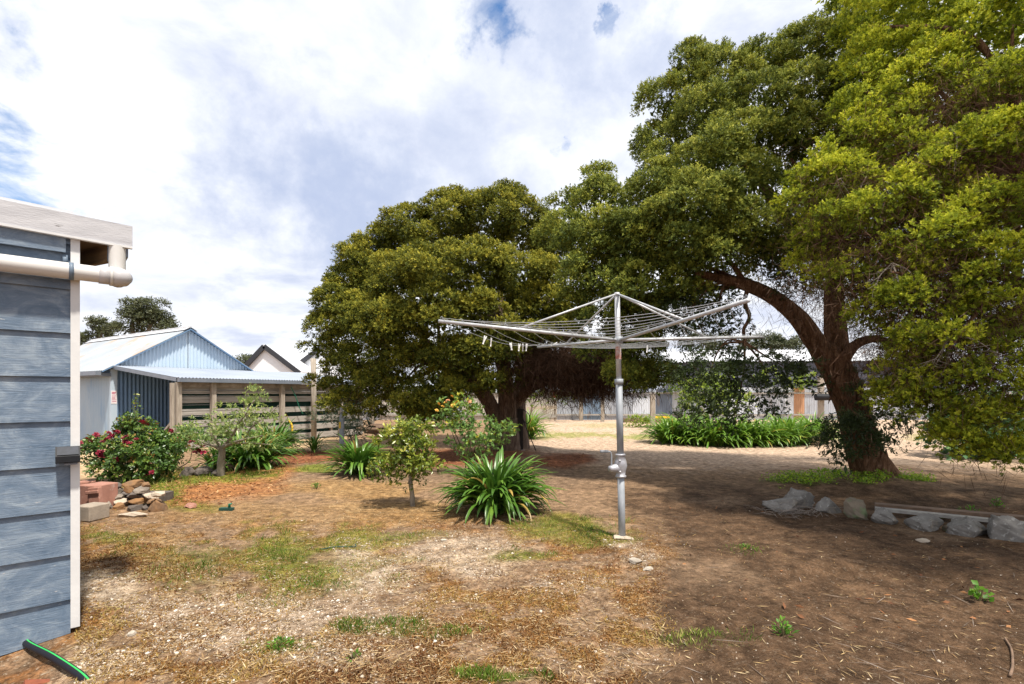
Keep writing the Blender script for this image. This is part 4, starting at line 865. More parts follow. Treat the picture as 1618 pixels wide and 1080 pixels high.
# ----- tall bright paperbark at the edge of the view -----
g3 = np.array((8.3, 7.4, 0))
T3 = empty('paperbark_tree', g3, 'tall lime-green paperbark whose drooping foliage hangs almost to the ground', 'tree')
f3 = [(1290,255,40,6.2),(1320,300,55,5.9),(1272,325,40,6.0),(1285,385,38,5.9),(1310,290,50,6.1),(1385,170,56,6.4),(1355,215,48,6.2),(1400,250,55,5.9),(1350,140,46,6.8),(1395,90,55,6.8),(1365,40,48,7),(1440,30,60,6.8),(1460,120,60,6.3),(1530,60,70,6.2),(1600,40,60,6),(1520,150,62,6.0),(1590,150,60,5.7),(1450,200,55,6.0),
  (1300,375,42,5.9),(1290,420,30,6.0),(1345,360,55,5.6),(1400,340,62,5.4),(1470,300,66,5.4),(1540,250,66,5.4),(1605,230,60,5.2),(1540,350,66,5.2),(1610,340,60,5.0),(1460,390,62,5.2),(1390,430,56,5.4),(1340,440,45,5.7),(1530,440,66,5.0),(1600,430,56,4.9),(1460,470,58,5.1),(1395,500,46,5.4),
  (1480,540,56,5.0),(1560,520,60,4.9),(1610,530,50,4.8),(1440,600,40,5.2),(1500,620,48,5.0),(1560,600,52,4.9),(1612,610,46,4.8),(1430,560,38,5.3),(1465,645,32,5.1),(1530,670,34,5.0),(1600,670,38,4.8),(1505,705,22,5.0),(1545,715,18,5.0),(1612,725,24,4.8),(1420,630,24,5.4)]
lob = [L3(l, .8, sh=14) for l in f3]
lob += [(np.array((c[0]*1.22+.6, c[1]+1.9, c[2]*1.05)), r*1.35, .4) for c, r, k in lob if c[2] > 1.9]
off = [(7.4,6.4,4.2,1.2),(7.0,7.2,7.0,1.4),(5.8,6.8,7.8,1.2),(8.8,6.4,5.4,1.5),(9.4,8.0,6.4,1.7),(7.4,8.6,8.4,1.5),(8.2,5.4,3.4,1.1),(6.0,3.4,4.7,1.0),(6.7,4.3,5.4,1.1),(5.5,2.7,5.6,.9),(6.9,3.4,6.4,1.2),(6.9,4.8,3.9,.9)]  # crown lobes out of view, some added to shade the lower foliage
lob_off = [(np.array(o_[:3]), np.array((o_[3],o_[3],o_[3]*.8)), .3) for o_ in off]
P, A, T, Z = crown(lob, .21, 3300, .028, 11, fill=.34, droop=.1, spread=.5)
C3 = CN
P2, A2, T2_, Z2 = crown(lob_off, .35, 700, .05, 7, fill=.15); Z2 = Z2*2.4
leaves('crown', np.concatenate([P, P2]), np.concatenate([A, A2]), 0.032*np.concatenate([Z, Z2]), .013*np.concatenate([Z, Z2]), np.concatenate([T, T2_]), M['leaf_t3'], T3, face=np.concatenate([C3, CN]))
tk = MB()
bark_tube(tk, [g3+(.1,0,-.1), g3+(-.1,0,1.2), (8.0,7.2,2.6), (7.6,7.0,4.2), (7.0,6.8,6.0)], [.5,.40,.34,.28,.15], 24, .13, 21)
bark_tube(tk, [(8.05,7.2,2.2), (7.2,6.6,3.2), (6.0,6.2,4.0), (5.0,6.2,4.4)], [.22,.16,.11,.05], 14, .12, 22)
bark_tube(tk, [(8.1,7.2,1.8), (7.2,6.2,2.4), (6.0,5.6,2.6), (5.2,5.4,2.3)], [.18,.13,.08,.04], 12, .12, 23)
limbs(tk, (6.0,6.0,4.0), [L3(l)[0] for l in f3[3:16]], .05, 24)
limbs(tk, (6.0,5.6,2.6), [L3(l)[0] for l in f3[16:34:2]]+[P3(1500,550,4.7), P3(1410,430,5.0), P3(1570,375,4.8)], .035, 25)
tk.build('trunk', M['bark2'], T3, True)
for c_ in ((1500,560,4.75),(1480,255,5.3),(1410,445,5.1),(1570,395,4.85),(1445,115,6.1),(1375,295,5.6),(1530,590,4.9)):
    tw = MB(); a_ = P3(c_[0], c_[1]-30, c_[2]+.15)
    for j in range(4):
        e_ = a_+np.array((R.normal(0,.22), R.normal(-.05,.12), -R.uniform(.15,.45))); mn = smooth_path([a_, (a_+e_)/2+R.normal(0,.06,3), e_], 7)
        tw.tube(mn, np.linspace(.0075,.002,len(mn)), 5)
        for k in range(9):
            s_ = mn[R.integers(3, len(mn))]; f_ = s_+np.array((R.normal(0,.09), R.normal(0,.06), R.normal(-.06,.07)))
            tw.tube(smooth_path([s_, (s_+f_)/2+R.normal(0,.015,3), f_], 3), np.linspace(.003,.001,7), 4)
    tw.build('bare_twigs', M['wood'], T3)
hs_ = [hang(P3(l[0], l[1], l[3]), l[4], l[2]/F*l[3], .28, .08, .28) for l in [(1370,450,60,5.8,5000),(1440,430,60,5.5,5000),(1500,560,60,5.2,6000),(1570,470,60,5.2,5000),(1450,230,60,6.1,4000),(1540,200,60,5.9,5000),(1460,330,60,5.6,4000),(1560,300,60,5.5,4000),(1340,340,40,5.8,2500),(1590,580,50,5.1,2000),(1360,340,50,6,1500),(1540,650,40,5.2,1200),(1420,540,40,5.6,1200)]]
P = np.concatenate([h[0] for h in hs_]); A = np.concatenate([h[1] for h in hs_]); Ls = np.concatenate([h[2] for h in hs_])
leaves('dead_twigs', P, A, Ls, .005, np.clip(R.normal(.5, .22, len(P)), 0, 1), M['twig'], T3)

# ----- far trees -----
def fartree(base, lobs, label, trunk, dens=150, lf=.18, mat='leaf_gum', name='gum_tree', sub=.5):
    b = np.array(base, float); t = empty(name, b, label, 'tree')
    P, A, T, Z = crown([L3(l) for l in lobs], sub, dens, lf, 5, zmin=-.9, fill=.05, droop=.3, cut=.6)
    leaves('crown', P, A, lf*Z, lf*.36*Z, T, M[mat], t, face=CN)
    mb = MB()
    for tr in trunk: mb.tube(smooth_path([b+(0,0,-.2)]+[P3(*q_) for q_ in tr], 5), np.linspace(.3, .08, 5*len(tr)+1), 8)
    mb.build('trunk', M['bark_smooth'], t, True); return t
fartree((-27,40,0), [(205,490,11,40),(214,500,12,40),(203,508,11,40),(240,488,12,40),(250,499,12,40),(238,508,13,40),(258,514,10,40),(268,522,7,40),(222,520,12,40),(190,526,10,40)], 'tall airy gum tree with twin rounded tops rising behind the shed roof', [[(215,545,40),(210,500,40)],[(235,540,40),(245,495,40)]])
fartree((-31,41,0), [(162,514,10,41),(152,526,12,41),(176,528,10,41),(140,540,11,41),(126,546,9,41)], 'lower dark gum tree on the side of the shed roof away from the peak', [[(160,550,41),(162,520,41)]])
fartree((-20.5,39,0), [(380,570,10,39),(372,576,9,39),(390,574,8,39)], 'low brownish tree crown just showing between shed gable and white house', [[(380,590,39),(380,572,39)]])
fartree((20,47,0), [(1215,540,16,47),(1240,545,14,47),(1190,548,14,47),(1270,540,14,47),(1100,545,14,47),(1130,542,14,47)], 'pale hazy tree crown showing above the grey shed roof', [[(1215,560,47),(1215,545,47)]])

# ---------- shrubs ----------
def bush(name, base, lobs, label, cat, mat, sub, dens, lf, wf, per=5, stems=6, stem_r=.012, smat='stem', vz=.85, group=None, fill=.05, zmin=-.9, droop=.2, cut=.5, spread=.8, upl=.8):
    b = np.array(base, float); t = empty(name, b, label, cat, group=group)
    lb = [L3(l, vz) for l in lobs]
    P, A, T, Z = crown(lb, sub, dens, lf, per, zmin=zmin, fill=fill, droop=droop, cut=cut, spread=spread)
    k = P[:, 2] > .02; P, A, T, Z, N_ = P[k], A[k], T[k], Z[k], CN[k]
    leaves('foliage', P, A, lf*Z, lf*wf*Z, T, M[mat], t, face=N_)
    mb = MB(); rg = np.random.default_rng(len(label))
    for i in range(stems):
        c_ = lb[i % len(lb)][0]; s_ = b+np.array((rg.normal(0, .07), rg.normal(0, .07), -.05))
        mb.tube(smooth_path([s_, (s_+c_)/2+rg.normal(0, .06, 3), c_+rg.normal(0, .08, 3)], 5), np.linspace(stem_r, stem_r*.35, 11), 6)
    if stems: mb.build('stem', M[smat], t, True)
    return t, lb
def bloom(r):
    P, A, T = [], [], []
    b = MB()
    for ring, (k, el, s) in enumerate(((5, .25, 1.0), (5, .75, .85), (4, 1.15, .6))):
        for i in range(k):
            a = 2*PI*(i+.5*ring)/k; d = np.array((math.cos(a)*math.cos(el), math.sin(a)*math.cos(el), math.sin(el))); sd = np.array((-math.sin(a), math.cos(a), 0)); nn = np.cross(sd, d)
            q_ = [d*.1*r, d*.55*r*s+sd*.42*r*s-nn*.0, d*r*s+sd*.25*r*s+nn*.15*r, d*1.05*r*s-sd*.25*r*s+nn*.15*r, d*.55*r*s-sd*.42*r*s]
            b.add(q_, [(0,1,2,3,4)])
    return b
def add_blooms(t, pts, mats, r, tmpl):
    for i, p_ in enumerate(pts):
        mt = mats[i % len(mats)]
        if mt not in tmpl:
            o = bloom(1.0).build('flower', M[mt], None); tmpl[mt] = o.data
        else:
            o = bpy.data.objects.new('flower', tmpl[mt]); C.objects.link(o)
        s_ = r*R.uniform(.75, 1.2); o.scale = (s_, s_, s_)
        o.parent = t; o.location = Vector(p_)-t.location; o.rotation_euler = (R.normal(.5, .4), R.normal(0, .4), R.uniform(0, 6))
tmpl = {}
def pick(lb, pxs, fr):
    return [P3(a, b, fr) for a, b in pxs]
rb, lb = bush('rose_bush', gp(212, 762), [(170,720,26,8.7),(195,705,28,8.7),(225,700,28,8.7),(215,730,34,8.5),(180,745,24,8.5),(250,715,22,8.6),(240,745,20,8.5),(215,672,14,8.7),(205,690,18,8.6),(160,708,14,8.7),(262,705,14,8.7)],
    'large rose bush with dark red blooms and deep green leaves beside the blue wall', 'rose bush', 'leaf_rose', .13, 800, .055, .6, stems=10, fill=.15)
add_blooms(rb, pick(lb, [(126,700),(125,709),(137,693),(142,697),(152,687),(163,698),(168,694),(175,690),(181,683),(186,682),(180,687),(195,692),(200,690),(198,697),(197,702),(215,694),(157,716),(161,713),(225,667),(232,670),(183,726),(160,722),(205,700),(172,684),(240,746),(232,751)], 8.25), ['petal_red','petal_red','petal_pink','petal_red'], .05, tmpl)
sh = MB(); c_ = gp(212,762)
for s_ in ((215,622),(222,632),(209,640)): sh.tube(smooth_path([P3(213,690,8.7), P3(214,660,8.7), P3(*s_, 8.7)], 5), np.linspace(.008,.003,11), 5)
sh.build('tall_shoot', M['stem'], rb)
P = np.concatenate([P3(214+R.normal(0,2.5), y_, 8.7)[None] for y_ in np.linspace(622, 680, 46)]); leaves('shoot_leaves', P, flat(len(P), .4), .07, .03, R.uniform(.6, 1, len(P)), M['leaf_rose2'], rb, up=.7)
rb2, lb = bush('rose_bush', gp(272, 738), [(265,705,16,9.9),(285,700,16,9.9),(300,690,14,9.9),(275,722,14,9.8),(258,728,12,9.8),(310,700,10,9.9)],
    'smaller lighter rose bush with crimson blooms beside the pale fruit tree', 'rose bush', 'leaf_rose2', .12, 480, .06, .55, stems=7, fill=.03)
add_blooms(rb2, pick(lb, [(283,692),(297,690),(303,698),(315,703),(321,705),(308,715),(314,712),(322,715),(258,726),(262,724),(269,697),(270,681)], 9.5), ['petal_red','petal_red','petal_red','petal_pink'], .055, tmpl)
rb3, lb = bush('rose_bush', gp(745, 742), [(735,692,20,9.6),(765,684,20,9.6),(708,672,14,9.6),(718,655,11,9.6),(748,664,14,9.6),(788,688,15,9.5),(755,708,18,9.5),(798,674,9,9.5),(698,646,9,9.7),(724,640,8,9.7),(778,704,14,9.4),(740,648,7,9.6)],
    'tall pale-leaved rose bush with yellow and peach tips before the many-stemmed trunk', 'rose bush', 'leaf_rose2', .12, 190, .07, .65, stems=14, fill=.02)
add_blooms(rb3, pick(lb, [(693,638),(700,642),(690,648),(708,633),(714,626),(716,640),(722,636),(742,634),(704,636)], 9.5), ['petal_yel','petal_yel','petal_yel','petal_peach'], .05, tmpl)
# fruit tree with crooked grey branches
gt = gp(349, 752); ft, lb = bush('fruit_tree', gt, [(330,680,28,9.2),(365,660,24,9.2),(395,650,22,9.2),(405,632,14,9.2),(420,660,16,9.2),(350,700,18,9.2),(380,690,24,9.2),(410,690,22,9.1),(310,690,18,9.2),(435,672,12,9.2),(385,640,12,9.3),(425,700,16,9.1),(300,700,10,9.2)],
    'small pale-leaved fruit tree with crooked grey trunk among strap leaves', 'tree', 'leaf_fruit', .15, 300, .05, .45, stems=0, vz=.6, fill=.02)
mb = MB(); d_ = gt[1]
mb.tube(smooth_path([gt+(0,0,-.05), P3(349,735,d_), P3(351,712,d_), P3(349,704,d_)], 6), np.linspace(.075,.05,19), 10)
for pth, r_ in (([(350,712),(340,705),(325,700),(312,694)],.035),([(350,708),(362,702),(385,694),(415,688)],.04),([(352,706),(366,690),(378,668),(392,648),(402,632)],.032),([(348,706),(338,690),(334,672),(322,665)],.022),([(362,700),(395,700),(425,702)],.018),([(385,694),(400,672),(425,655),(440,640)],.016),([(366,690),(356,670),(352,655)],.014)):
    mb.tube(smooth_path([P3(a, b, d_-.05*i) for i, (a, b) in enumerate(pth)], 5), np.linspace(r_, r_*.35, 5*(len(pth)-1)+1), 7)
mb.build('trunk', M['bark_smooth'], ft, True)
# citrus
gt = gp(652, 797); ct, lb = bush('citrus_tree', gt, [(640,690,20,6.9),(665,700,20,6.9),(620,710,20,6.85),(645,720,26,6.8),(670,728,18,6.8),(620,740,16,6.8),(650,682,14,6.95),(605,700,12,6.95),(682,738,9,6.8),(640,750,16,6.8),(665,680,10,6.95),(608,735,10,6.8)],
    'little citrus tree with thin single trunk and glossy yellow-green leaves', 'tree', 'leaf_citrus', .12, 800, .052, .5, stems=0, fill=.04)
mb = MB(); d_ = gt[1]
mb.tube(smooth_path([gt+(0,0,-.05), P3(651,780,d_), P3(648,757,d_), P3(650,740,d_)], 6), [.034]*6+[.03]*6+[.02]*7, 9)
limbs(mb, P3(649,750,d_), [P3(625,715,d_), P3(665,705,d_), P3(640,690,d_), P3(680,735,d_-.1), P3(655,722,d_-.15)], .016, 33)
mb.build('trunk', M['bark_smooth'], ct, True)
# other shrubs
bush('green_shrub', gp(1120,668), [(1105,615,18,24),(1125,625,24,24),(1110,645,22,24),(1140,605,16,24),(1135,648,20,24),(1150,630,20,24)], 'leafy light green shrub growing against the fence behind the hanging branch', 'shrub', 'leaf_bright', .5, 60, .14, .5)
bush('climbing_vine', P3(1075,612,29.2)*np.array((1,1,0)), [(1048,610,9,29.1),(1065,608,9,29.1),(1082,606,9,29.1),(1095,612,8,29.1),(1075,616,7,29.1),(1220,600,12,29),(1255,600,12,29),(1275,605,10,29)], 'yellow-green vine spilling along the top of the corrugated fence', 'vine', 'leaf_bright', .35, 80, .13, .6)
bush('green_shrub', gp(1014,674), [(1008,670,9,23),(1018,669,9,22.8),(1000,673,6,22.8),(1026,672,6,22.9)], 'small round lime green shrub beside the post at the border end', 'shrub', 'leaf_bright', .25, 150, .09, .5, stems=4)
bush('green_shrub', gp(700,672), [(690,570,24,22),(720,585,22,22),(705,610,26,22),(680,640,28,22),(740,620,24,22),(640,640,20,22),(720,655,26,22)], 'bright yellow-green shrub glowing behind the round tree stems', 'shrub', 'leaf_bright', .5, 70, .16, .5)
bush('green_shrub', gp(830,668), [(845,635,14,27),(890,628,14,27),(870,615,14,27),(905,620,12,27.5),(940,612,10,28)], 'thin yellow-green shrub along the blue fence sheet under the hanging dead twigs', 'shrub', 'leaf_bright', .4, 40, .13, .5)
bush('broadleaf_shrub', gp(1540,722), [(1510,690,30,12.3),(1545,680,34,12.2),(1580,690,30,12.3),(1525,660,24,12.6),(1560,660,20,12.6),(1600,700,24,12.4),(1500,705,20,12.1),(1550,705,28,11.9)], 'broad-leaved blue-green shrub half hidden under the drooping lime foliage', 'shrub', 'leaf_blue', .3, 110, .17, .6, spread=1.0)
bush('oleander_shrub', gp(555,695), [(520,655,14,15.6),(545,668,16,15.5),(570,655,16,15.5),(560,680,14,15.3),(590,665,10,15.6),(535,640,10,15.8)], 'thin grey-leaved shrub growing through the timber fence beside the tap', 'shrub', 'leaf_olean', .25, 160, .14, .18)

# ---------- strap-leaved clumps ----------
def straps(n, R0, Ls, W, rg, el=(26, 89), bend=(45, 125), seg=8):
    az = rg.uniform(0, 2*PI, n); e0 = np.radians(rg.uniform(el[0], el[1], n)); Lg = Ls*rg.uniform(.65, 1.15, n)
    bd = np.radians(rg.uniform(bend[0], bend[1], n)); rad = R0*np.sqrt(rg.random(n))
    az2 = az+rg.normal(0, .5, n)
    p = np.stack([rad*np.cos(az2), rad*np.sin(az2), rg.uniform(0, .16, n)*1.0], 1); h = np.stack([np.cos(az), np.sin(az), 0*az], 1); sd = np.stack([-np.sin(az), np.cos(az), 0*az], 1)
    V = []; 
    for i in range(seg+1):
        t = i/seg; a = e0-bd*t**1.4
        wd = np.full(n, W*min(1, .55+t*2)*max(.004, 1-t**3)**.5)
        nn = -h*np.sin(a)[:, None]+np.array((0, 0, 1))*np.cos(a)[:, None]
        V += [p-sd*(wd/2)[:, None]+nn*(wd*.22)[:, None], p, p+sd*(wd/2)[:, None]+nn*(wd*.22)[:, None]]
        p = p+(h*np.cos(a)[:, None]+np.array((0, 0, 1))*np.sin(a)[:, None])*(Lg/seg)[:, None]
        p[:, 2] = np.maximum(p[:, 2], .012)
    V = np.stack(V, 1); nv = 3*(seg+1)
    f = np.array([(3*i+k, 3*i+k+1, 3*i+k+4, 3*i+k+3) for i in range(seg) for k in (0, 1)])
    Q = (np.arange(n)[:, None, None]*nv+f[None]).reshape(-1, 4)
    tint = np.clip(rg.normal(.45, .2, n), 0, .88); tint[rg.random(n) < .05] = 1.0
    return V.reshape(-1, 3), Q, np.repeat(tint, nv)
def aga(base, n, R0, Ls, W, label, mat='leaf_aga', seed=0, mesh=None, rz=0, sc=1, group='strap-leaved agapanthus clumps'):
    b = np.array(base, float); b[2] = float(gz(b[0], b[1]))-.01
    if mesh is None:
        V, Q, t = straps(n, R0, Ls, W, np.random.default_rng(seed))
        o = mesh_np('agapanthus', V, Q, M[mat], None, t, smooth=True)
    else:
        o = bpy.data.objects.new('agapanthus', mesh); C.objects.link(o)
    o.location = b; o.rotation_euler = (0, 0, rz); o.scale = (sc, sc, sc*R.uniform(.92, 1.08))
    return tag(o, label, 'agapanthus', group)
aga(gp(784,808), 460, .20, .72, .052, 'large glossy agapanthus clump in front, nearest the clothesline pole', seed=5)
aga(gp(568,748), 210, .16, .72, .055, 'dark agapanthus clump beside the little citrus tree', seed=6)
aga(gp(398,738), 330, .34, .85, .055, 'wide agapanthus clump spreading under the pale fruit tree', seed=7)
aga(gp(430,716), 240, .26, .95, .055, 'agapanthus clump close to the timber rails, behind the fruit tree', seed=8)
aga(gp(340,742), 70, .14, .62, .04, 'low agapanthus tuft at the foot of the fruit tree trunk', seed=12)
aga(gp(496,715), 45, .08, .55, .035, 'small thin agapanthus clump at the foot of the tall timber pole', seed=9)
aga(gp(834,692), 200, .2, .95, .055, 'sunlit yellow-green agapanthus clump behind the dark charred stake', 'leaf_aga2', seed=10)
m1 = aga(gp(1060,699), 260, .34, .95, .06, 'agapanthus clump at the end of the border next to the weathered post', 'leaf_aga2', seed=21).data
m2 = aga(gp(1092,700), 240, .32, .92, .06, 'second agapanthus clump from the weathered post in the border', 'leaf_aga2', seed=22).data
rowl = ['third agapanthus clump from the weathered post in the border', 'agapanthus clump in the border directly under the hanging dark branch', 'agapanthus clump in the border just past the hanging dark branch', 'agapanthus clump in the border midway between hanging branch and leaning trunk',
        'agapanthus clump in the border before the pipe post', 'last agapanthus clump of the border, beside the white pot near the leaning trunk', 'agapanthus clump behind the front row of the border, near the weathered post', 'agapanthus clump behind the front row of the border, near the pipe post']
for i, (x_, y_) in enumerate(((1125,702),(1160,702),(1195,702),(1225,702),(1252,701),(1286,699),(1078,692),(1240,692))):
    aga(gp(x_, y_), 0, 0, 0, 0, rowl[i], mesh=(m1, m2)[i % 2], rz=1.3*i+.4, sc=R.uniform(.9, 1.08))
g = gp(1278,701); t = empty('garden_pot', g, 'small white pot among the strap leaves of the border', 'pot')
MB().tube([(g[0],g[1]-.3,0),(g[0],g[1]-.3,.12),(g[0],g[1]-.3,.22)], [.11,.14,.16], 14).build('body', M['pale_stone'], t, True); MB().tube([(g[0],g[1]-.3,.215),(g[0],g[1]-.3,.25)], [.18,.18], 14).build('rim', M['chalk'], t, True)
# ---------- weeds standing alone ----------
def weed(px, py, n, lf, wf, h, rad, label, mat='weed', name='weed_plant'):
    b = gp(px, py); b[2] = float(gz(b[0], b[1])); rg = np.random.default_rng(px)
    a = rg.uniform(0, 2*PI, n); t = rg.random(n); el = rg.uniform(.2, 1.2, n)
    P = b+np.stack([np.cos(a)*rad*t*.6, np.sin(a)*rad*t*.6, h*rg.random(n)*(1-.5*t)], 1); A = np.stack([np.cos(a)*np.cos(el), np.sin(a)*np.cos(el), np.sin(el)], 1)
    V, T, tt = leaf_arrays(P, A, lf*rg.uniform(.7,1.2,n), lf*wf*rg.uniform(.8,1.2,n), rg.random(n)*.8, up=.4)
    e = empty(name, b, label, 'weed'); mesh_np('leaves', V, T, M[mat], e, tt)
    mb = MB()
    for i in range(5): mb.tube([b+(0,0,-.02), b+(math.cos(i*1.3)*rad*.2, math.sin(i*1.3)*rad*.2, h*.8)], [.004,.002], 5)
    mb.build('stalk', M['stem'], e)
weed(1238,1005, 60, .035, .5, .10, .10, 'leafy green weed alone on the dark soil towards the bottom edge')
weed(1548,950, 26, .05, .8, .12, .10, 'broad-leaved green weed on the brown soil below the edging stones')
weed(440,1025, 50, .03, .5, .05, .12, 'low green weed patch in the pale gravel', name='weed_patch')
weed(1532,812, 40, .05, .4, .12, .16, 'low green weed behind the long planks', name='weed_patch'); weed(1490,818, 30, .05, .4, .10, .14, 'weed tuft beside the lying planks, nearer the leaning trunk', name='weed_patch')
weed(1180,865, 30, .03, .4, .04, .10, 'small weed tuft on open brown soil before the straw-covered stone', name='weed_patch'); weed(1575,800, 30, .05, .4, .12, .14, 'weed tuft behind the planks in the shade of the drooping foliage', name='weed_patch')
weed(500,772, 40, .05, .3, .10, .12, 'grassy weed tuft at the edge of the mulch bed', name='weed_patch')
weed(560,1045, 20, .03, .5, .05, .06, 'tiny weed in the moss patch near the bottom edge', name='weed_patch')

# ---------- stones ----------
def rock(px, py, w, h, mat, label=None, name='rock', seed=0, dp=.8, cat='rock', group=None, parent=None, rot=0, cuts=15, z0=None, flatx=1, at=None):
    import bmesh
    b = gp(px, py) if at is None else np.array(at, float); d = b[1]; W = w/F*d; H = h/F*d; rg = np.random.default_rng(seed+px)
    bm = bmesh.new(); bmesh.ops.create_icosphere(bm, subdivisions=5 if (label and cat == 'stone') else 4, radius=1)
    v = np.array([q_.co[:] for q_ in bm.verts]); fs = [tuple(q_.index for q_ in f.verts) for f in bm.faces]; bm.free()
    for i in range(cuts):
        n = nrm(rg.normal(size=3)); hh = rg.uniform(.5, .82); dd = v@n; v = v-np.outer(np.maximum(0, dd-hh), n)
    s3 = v*4+seed; ns = (fbm(s3[:, 0]+s3[:, 2]*1.3, s3[:, 1]-s3[:, 2]*.9, 4)-.5)
    ns2 = fbm(s3[:, 0]*4+s3[:, 2]*5, s3[:, 1]*4-s3[:, 2]*3, 3)-.5; v = v*(1+.22*ns[:, None]+.09*ns2[:, None]); v = v/np.abs(v).max(0)
    v = v*np.array((W*.45, W*.45*dp, H*.64)); c, s = math.cos(rot), math.sin(rot)
    v = np.stack([v[:, 0]*c-v[:, 1]*s, v[:, 0]*s+v[:, 1]*c, v[:, 2]], 1)
    zz = (float(gz(b[0], b[1])) if z0 is None else z0)
    P_ = np.array((b[0], b[1]+(W*.3*dp if parent is None else 0), zz+H*.2))
    off_ = np.array(parent.location) if parent is not None else np.zeros(3)
    o = mesh_np(name, v+P_-off_ if parent is not None else v, np.array(fs), M[mat], None, smooth=True)
    if parent is not None: o.parent = parent
    else: o.location = P_
    if label: tag(o, label, cat, group)
    return o
G_ = 'granite stones edging the bed'
for i, (x_, y_, w_, h_, mt, lb_) in enumerate([(1248,812,78,28,'granite','granite stone lying under the straw heap'),(1268,806,60,38,'granite','upright pointed granite stone behind the straw heap'),(1317,814,48,30,'granite','squat grey granite stone, next along from the straw heap'),(1360,822,56,36,'granite_tan','tan mossy granite stone between two grey ones, tallest of the edging'),
     (1408,829,54,30,'granite','low rounded granite stone at the end of the planks'),(1467,838,66,30,'granite','flat-topped pale granite stone under the planks'),(1512,840,30,16,'granite_tan','smallest edging stone, wedged between two larger ones'),(1545,849,70,34,'granite','wide granite stone beside the big end boulder'),(1606,857,76,46,'granite','big angular granite boulder at the end of the edging')]):
    rock(x_, y_, w_, h_, mt, lb_, 'edging_stone', i, group=G_, cat='stone', rot=R.normal(0, .3))
rock(1463,857,22,7,'pale_stone','small flat pale stone alone in front of the edging','pebble_stone',3,cat='stone')
rock(985,858,36,5,'pale_stone','pale broken concrete collar at the foot of the clothesline pole','concrete_collar',4,cat='concrete',at=(hb[0],hb[1]-.1,0))
for i, (x_, y_, w_, h_, lb_) in enumerate([(1005,893,30,9,'lumpy pale limestone on the edge of the soil near the clothesline'),(1025,905,20,7,'smaller limestone just in front of the lumpy one near the clothesline'),(700,857,12,5,'white stone lying in the gravel behind the moss'),(205,1002,16,9,'white limestone chunk in the gravel beside the concrete footing'),(120,1048,14,7,'pale stone beside the black pipe')]):
    rock(x_, y_, w_, h_, 'chalk', lb_, 'limestone', 50+i, cat='stone')
for i, (x_, y_, w_, h_, lb_) in enumerate([(290,753,28,18,'dark stone in the grass nearest the red rose bush'),(318,752,34,17,'middle dark stone in the grass before the fruit tree'),(338,753,20,13,'dark stone against the fruit tree trunk')]):
    rock(x_, y_, w_, h_, 'basalt', lb_, 'garden_stone', 70+i, cat='stone')
rock(196,762,40,16,'basalt','dark stone in shade beneath the red rose bush','garden_stone',77,cat='stone')
# dry straw heap
b = gp(1240,812); n = 300; a = R.uniform(0, 2*PI, n)
P = b+np.stack([R.normal(.05, .2, n), R.normal(-.05, .09, n), np.abs(R.normal(.06, .05, n))], 1)
o = leaves('straw_heap', P, np.stack([np.cos(a), np.sin(a)*.6, R.normal(-.15, .3, n)], 1), R.uniform(.08, .26, n), .005, R.uniform(.55, 1, n), M['twig_grey']); tag(o, 'tangled heap of dry grey straw draped over the first edging stones', 'straw heap')
def plank(a, b, wd, th, mat, label):
    a = np.array(a); b = np.array(b); tag(MB().bar(a, b, wd, th).build('plank', M[mat]), label, 'plank', 'planks lying behind the edging stones')
a_ = gp(1388,818); b_ = gp(1618,843); u_ = b_-a_
plank(a_+(0,.06,.10), b_+u_*.6+(0,.06,.10), .10, .035, 'plank_grey', 'long grey plank resting on the edging stones')
a_ = gp(1390,813); b_ = gp(1618,836); u_ = b_-a_
plank(a_+(0,.08,.105), b_+u_*.5+(0,.1,.11), .14, .045, 'plank_brown', 'long brown plank lying behind the grey plank')
# dry-stone retaining wall and the blocks against it
wb = gp(195, 806); SW = empty('dry_stone_wall', wb, 'crumbling low dry-stone wall of ochre and grey stones beside terracotta blocks', 'stone wall'); SW['kind'] = 'thing'
rs_ = np.random.default_rng(12); i = 100
for y_, xa, xb in ((806,152,232),(797,150,236),(788,154,226),(779,158,228),(771,160,222)):
    x_ = xa
    while x_ < xb:
        w_ = rs_.uniform(15, 30); h_ = rs_.uniform(8, 14); mt = ('slate','ochre','slate','basalt','pale_stone','ochre','slate')[rs_.integers(0, 7)]
        dref = gp(x_, 808)[1]+(808-y_)*.006+rs_.uniform(-.04, .04); q_ = P3(x_+w_/2, y_, dref)
        rock(int(x_), 800, w_*1.12, h_, mt, None, 'stone', i, dp=.9, parent=SW, at=(q_[0], dref+.1, 0), z0=max(0, q_[2]), rot=rs_.normal(0,.25), cuts=16); i += 1; x_ += w_
for x_, y_, w_, h_, mt in ((240,806,30,24,'ochre'),(242,782,26,8,'pale_stone')):
    q_ = P3(x_, y_, gp(x_, 808)[1]-.08); rock(x_, 800, w_, h_, mt, None, 'stone', i, dp=.9, parent=SW, at=(q_[0], q_[1]+.1, 0), z0=max(0, q_[2]-.02), rot=.2, cuts=18); i += 1
MB().box((-1.0,.30,-.1),(.25,.6,.14)).build('soil_backing', M['basalt'], SW, local=True)
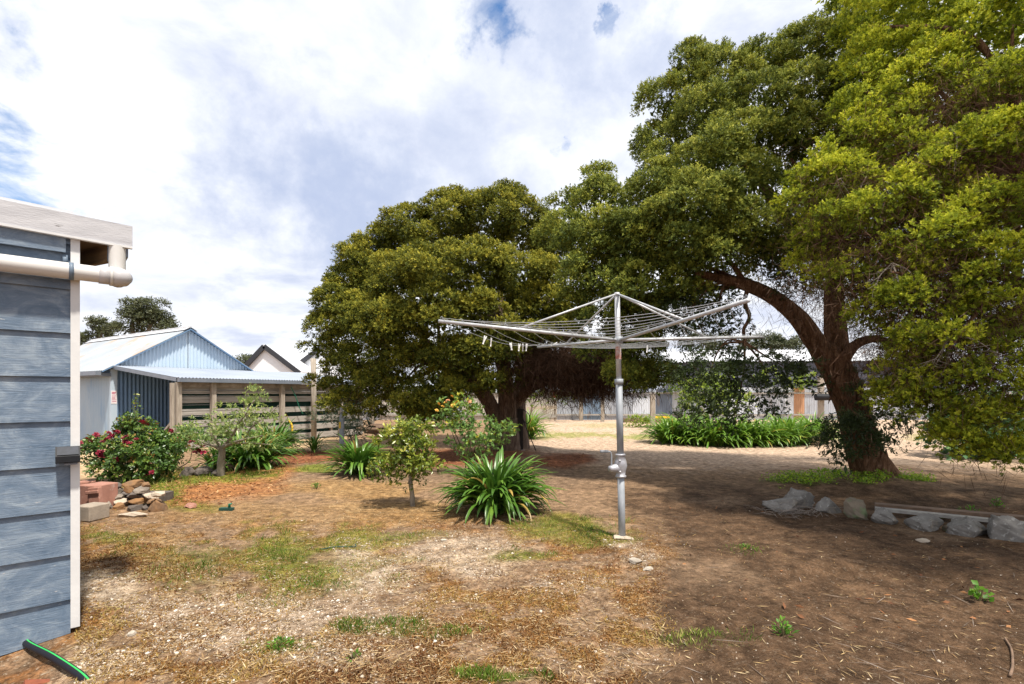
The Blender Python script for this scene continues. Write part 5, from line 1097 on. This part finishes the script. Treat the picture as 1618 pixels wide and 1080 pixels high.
def block(px, py, w, h, dpt, mat, label, rz=0, tilt=0, lip=False, cat='block', name='terracotta_block'):
    g = gp(px, py); W = w/F*g[1]; H = h/F*g[1]; e = empty(name, g, label, cat, rz)
    r_ = Matrix.Rotation(tilt, 3, 'Y'); mb = MB(); mb.box((-W/2,0,0),(W/2,dpt,H), r_); mb.build('body', M[mat], e, local=True)
    if lip: mb = MB(); mb.box((-W/2-.012,-.02,H-.08),(W/2+.012,-.001,H-.035), r_); mb.build('lip', M[mat], e, local=True)
    bev(e)
def bev(e):
    for o in e.children:
        b_ = o.modifiers.new('edge', 'BEVEL'); b_.width = .012; b_.segments = 2
block(136,809,36,42,.3,'terracotta','square terracotta block behind the leaning terracotta tile',-.25)
block(150,811,21,41,.06,'terracotta','terracotta tile with raised lip leaning against the terracotta block',-.15,-.12,True,name='terracotta_tile')
block(128,824,32,24,.25,'block','pale concrete block in front of the terracotta block',-.2,name='concrete_block')
block(125,801,24,8,.15,'terracotta','thin terracotta paver lying on the pale concrete block',-.2,name='paver')
block(133,770,24,9,.2,'terracotta','terracotta paver on the ground behind the terracotta block',.2,name='paver')
rock(205,818,62,8,'pale_stone','long flat pale stone lying in front of the dry-stone wall','flat_stone',91,cat='stone',dp=.5)
rock(298,806,24,12,'terracotta','pinkish broken stone on the mulch edge','broken_stone',92,cat='stone')
g = gp(360,806); t = empty('sprinkler', g, 'small dark green garden sprinkler lying on the mulch edge', 'sprinkler')
MB().box((-.10,-.03,-.02),(.07,.03,.035)).build('base', M['shade'], t, local=True); MB().tube([(.02,0,.03),(.02,0,.08),(.05,0,.085)], [.018,.015,.01], 8).build('nozzle', M['hose'], t, True, True)
pts = smooth_path([gp(505,866), gp(530,862), gp(560,862), gp(562,856)], 6); pts[:, 2] = gz(pts[:, 0], pts[:, 1])+.012
tag(MB().tube(pts, .005, 6).build('hose_offcut', M['shade'], None, True), 'short dark green hose offcut on the mossy ground', 'hose')
pts = smooth_path([gp(1588,1010), gp(1598,1025), gp(1600,1050), gp(1596,1066)], 6); pts[:, 2] = gz(pts[:, 0], pts[:, 1])+.012
tag(MB().tube(pts, np.linspace(.005,.008,len(pts)), 6).build('stick', M['plank_brown'], None, True), 'bent pale stick lying on dark soil in the bottom corner', 'stick')
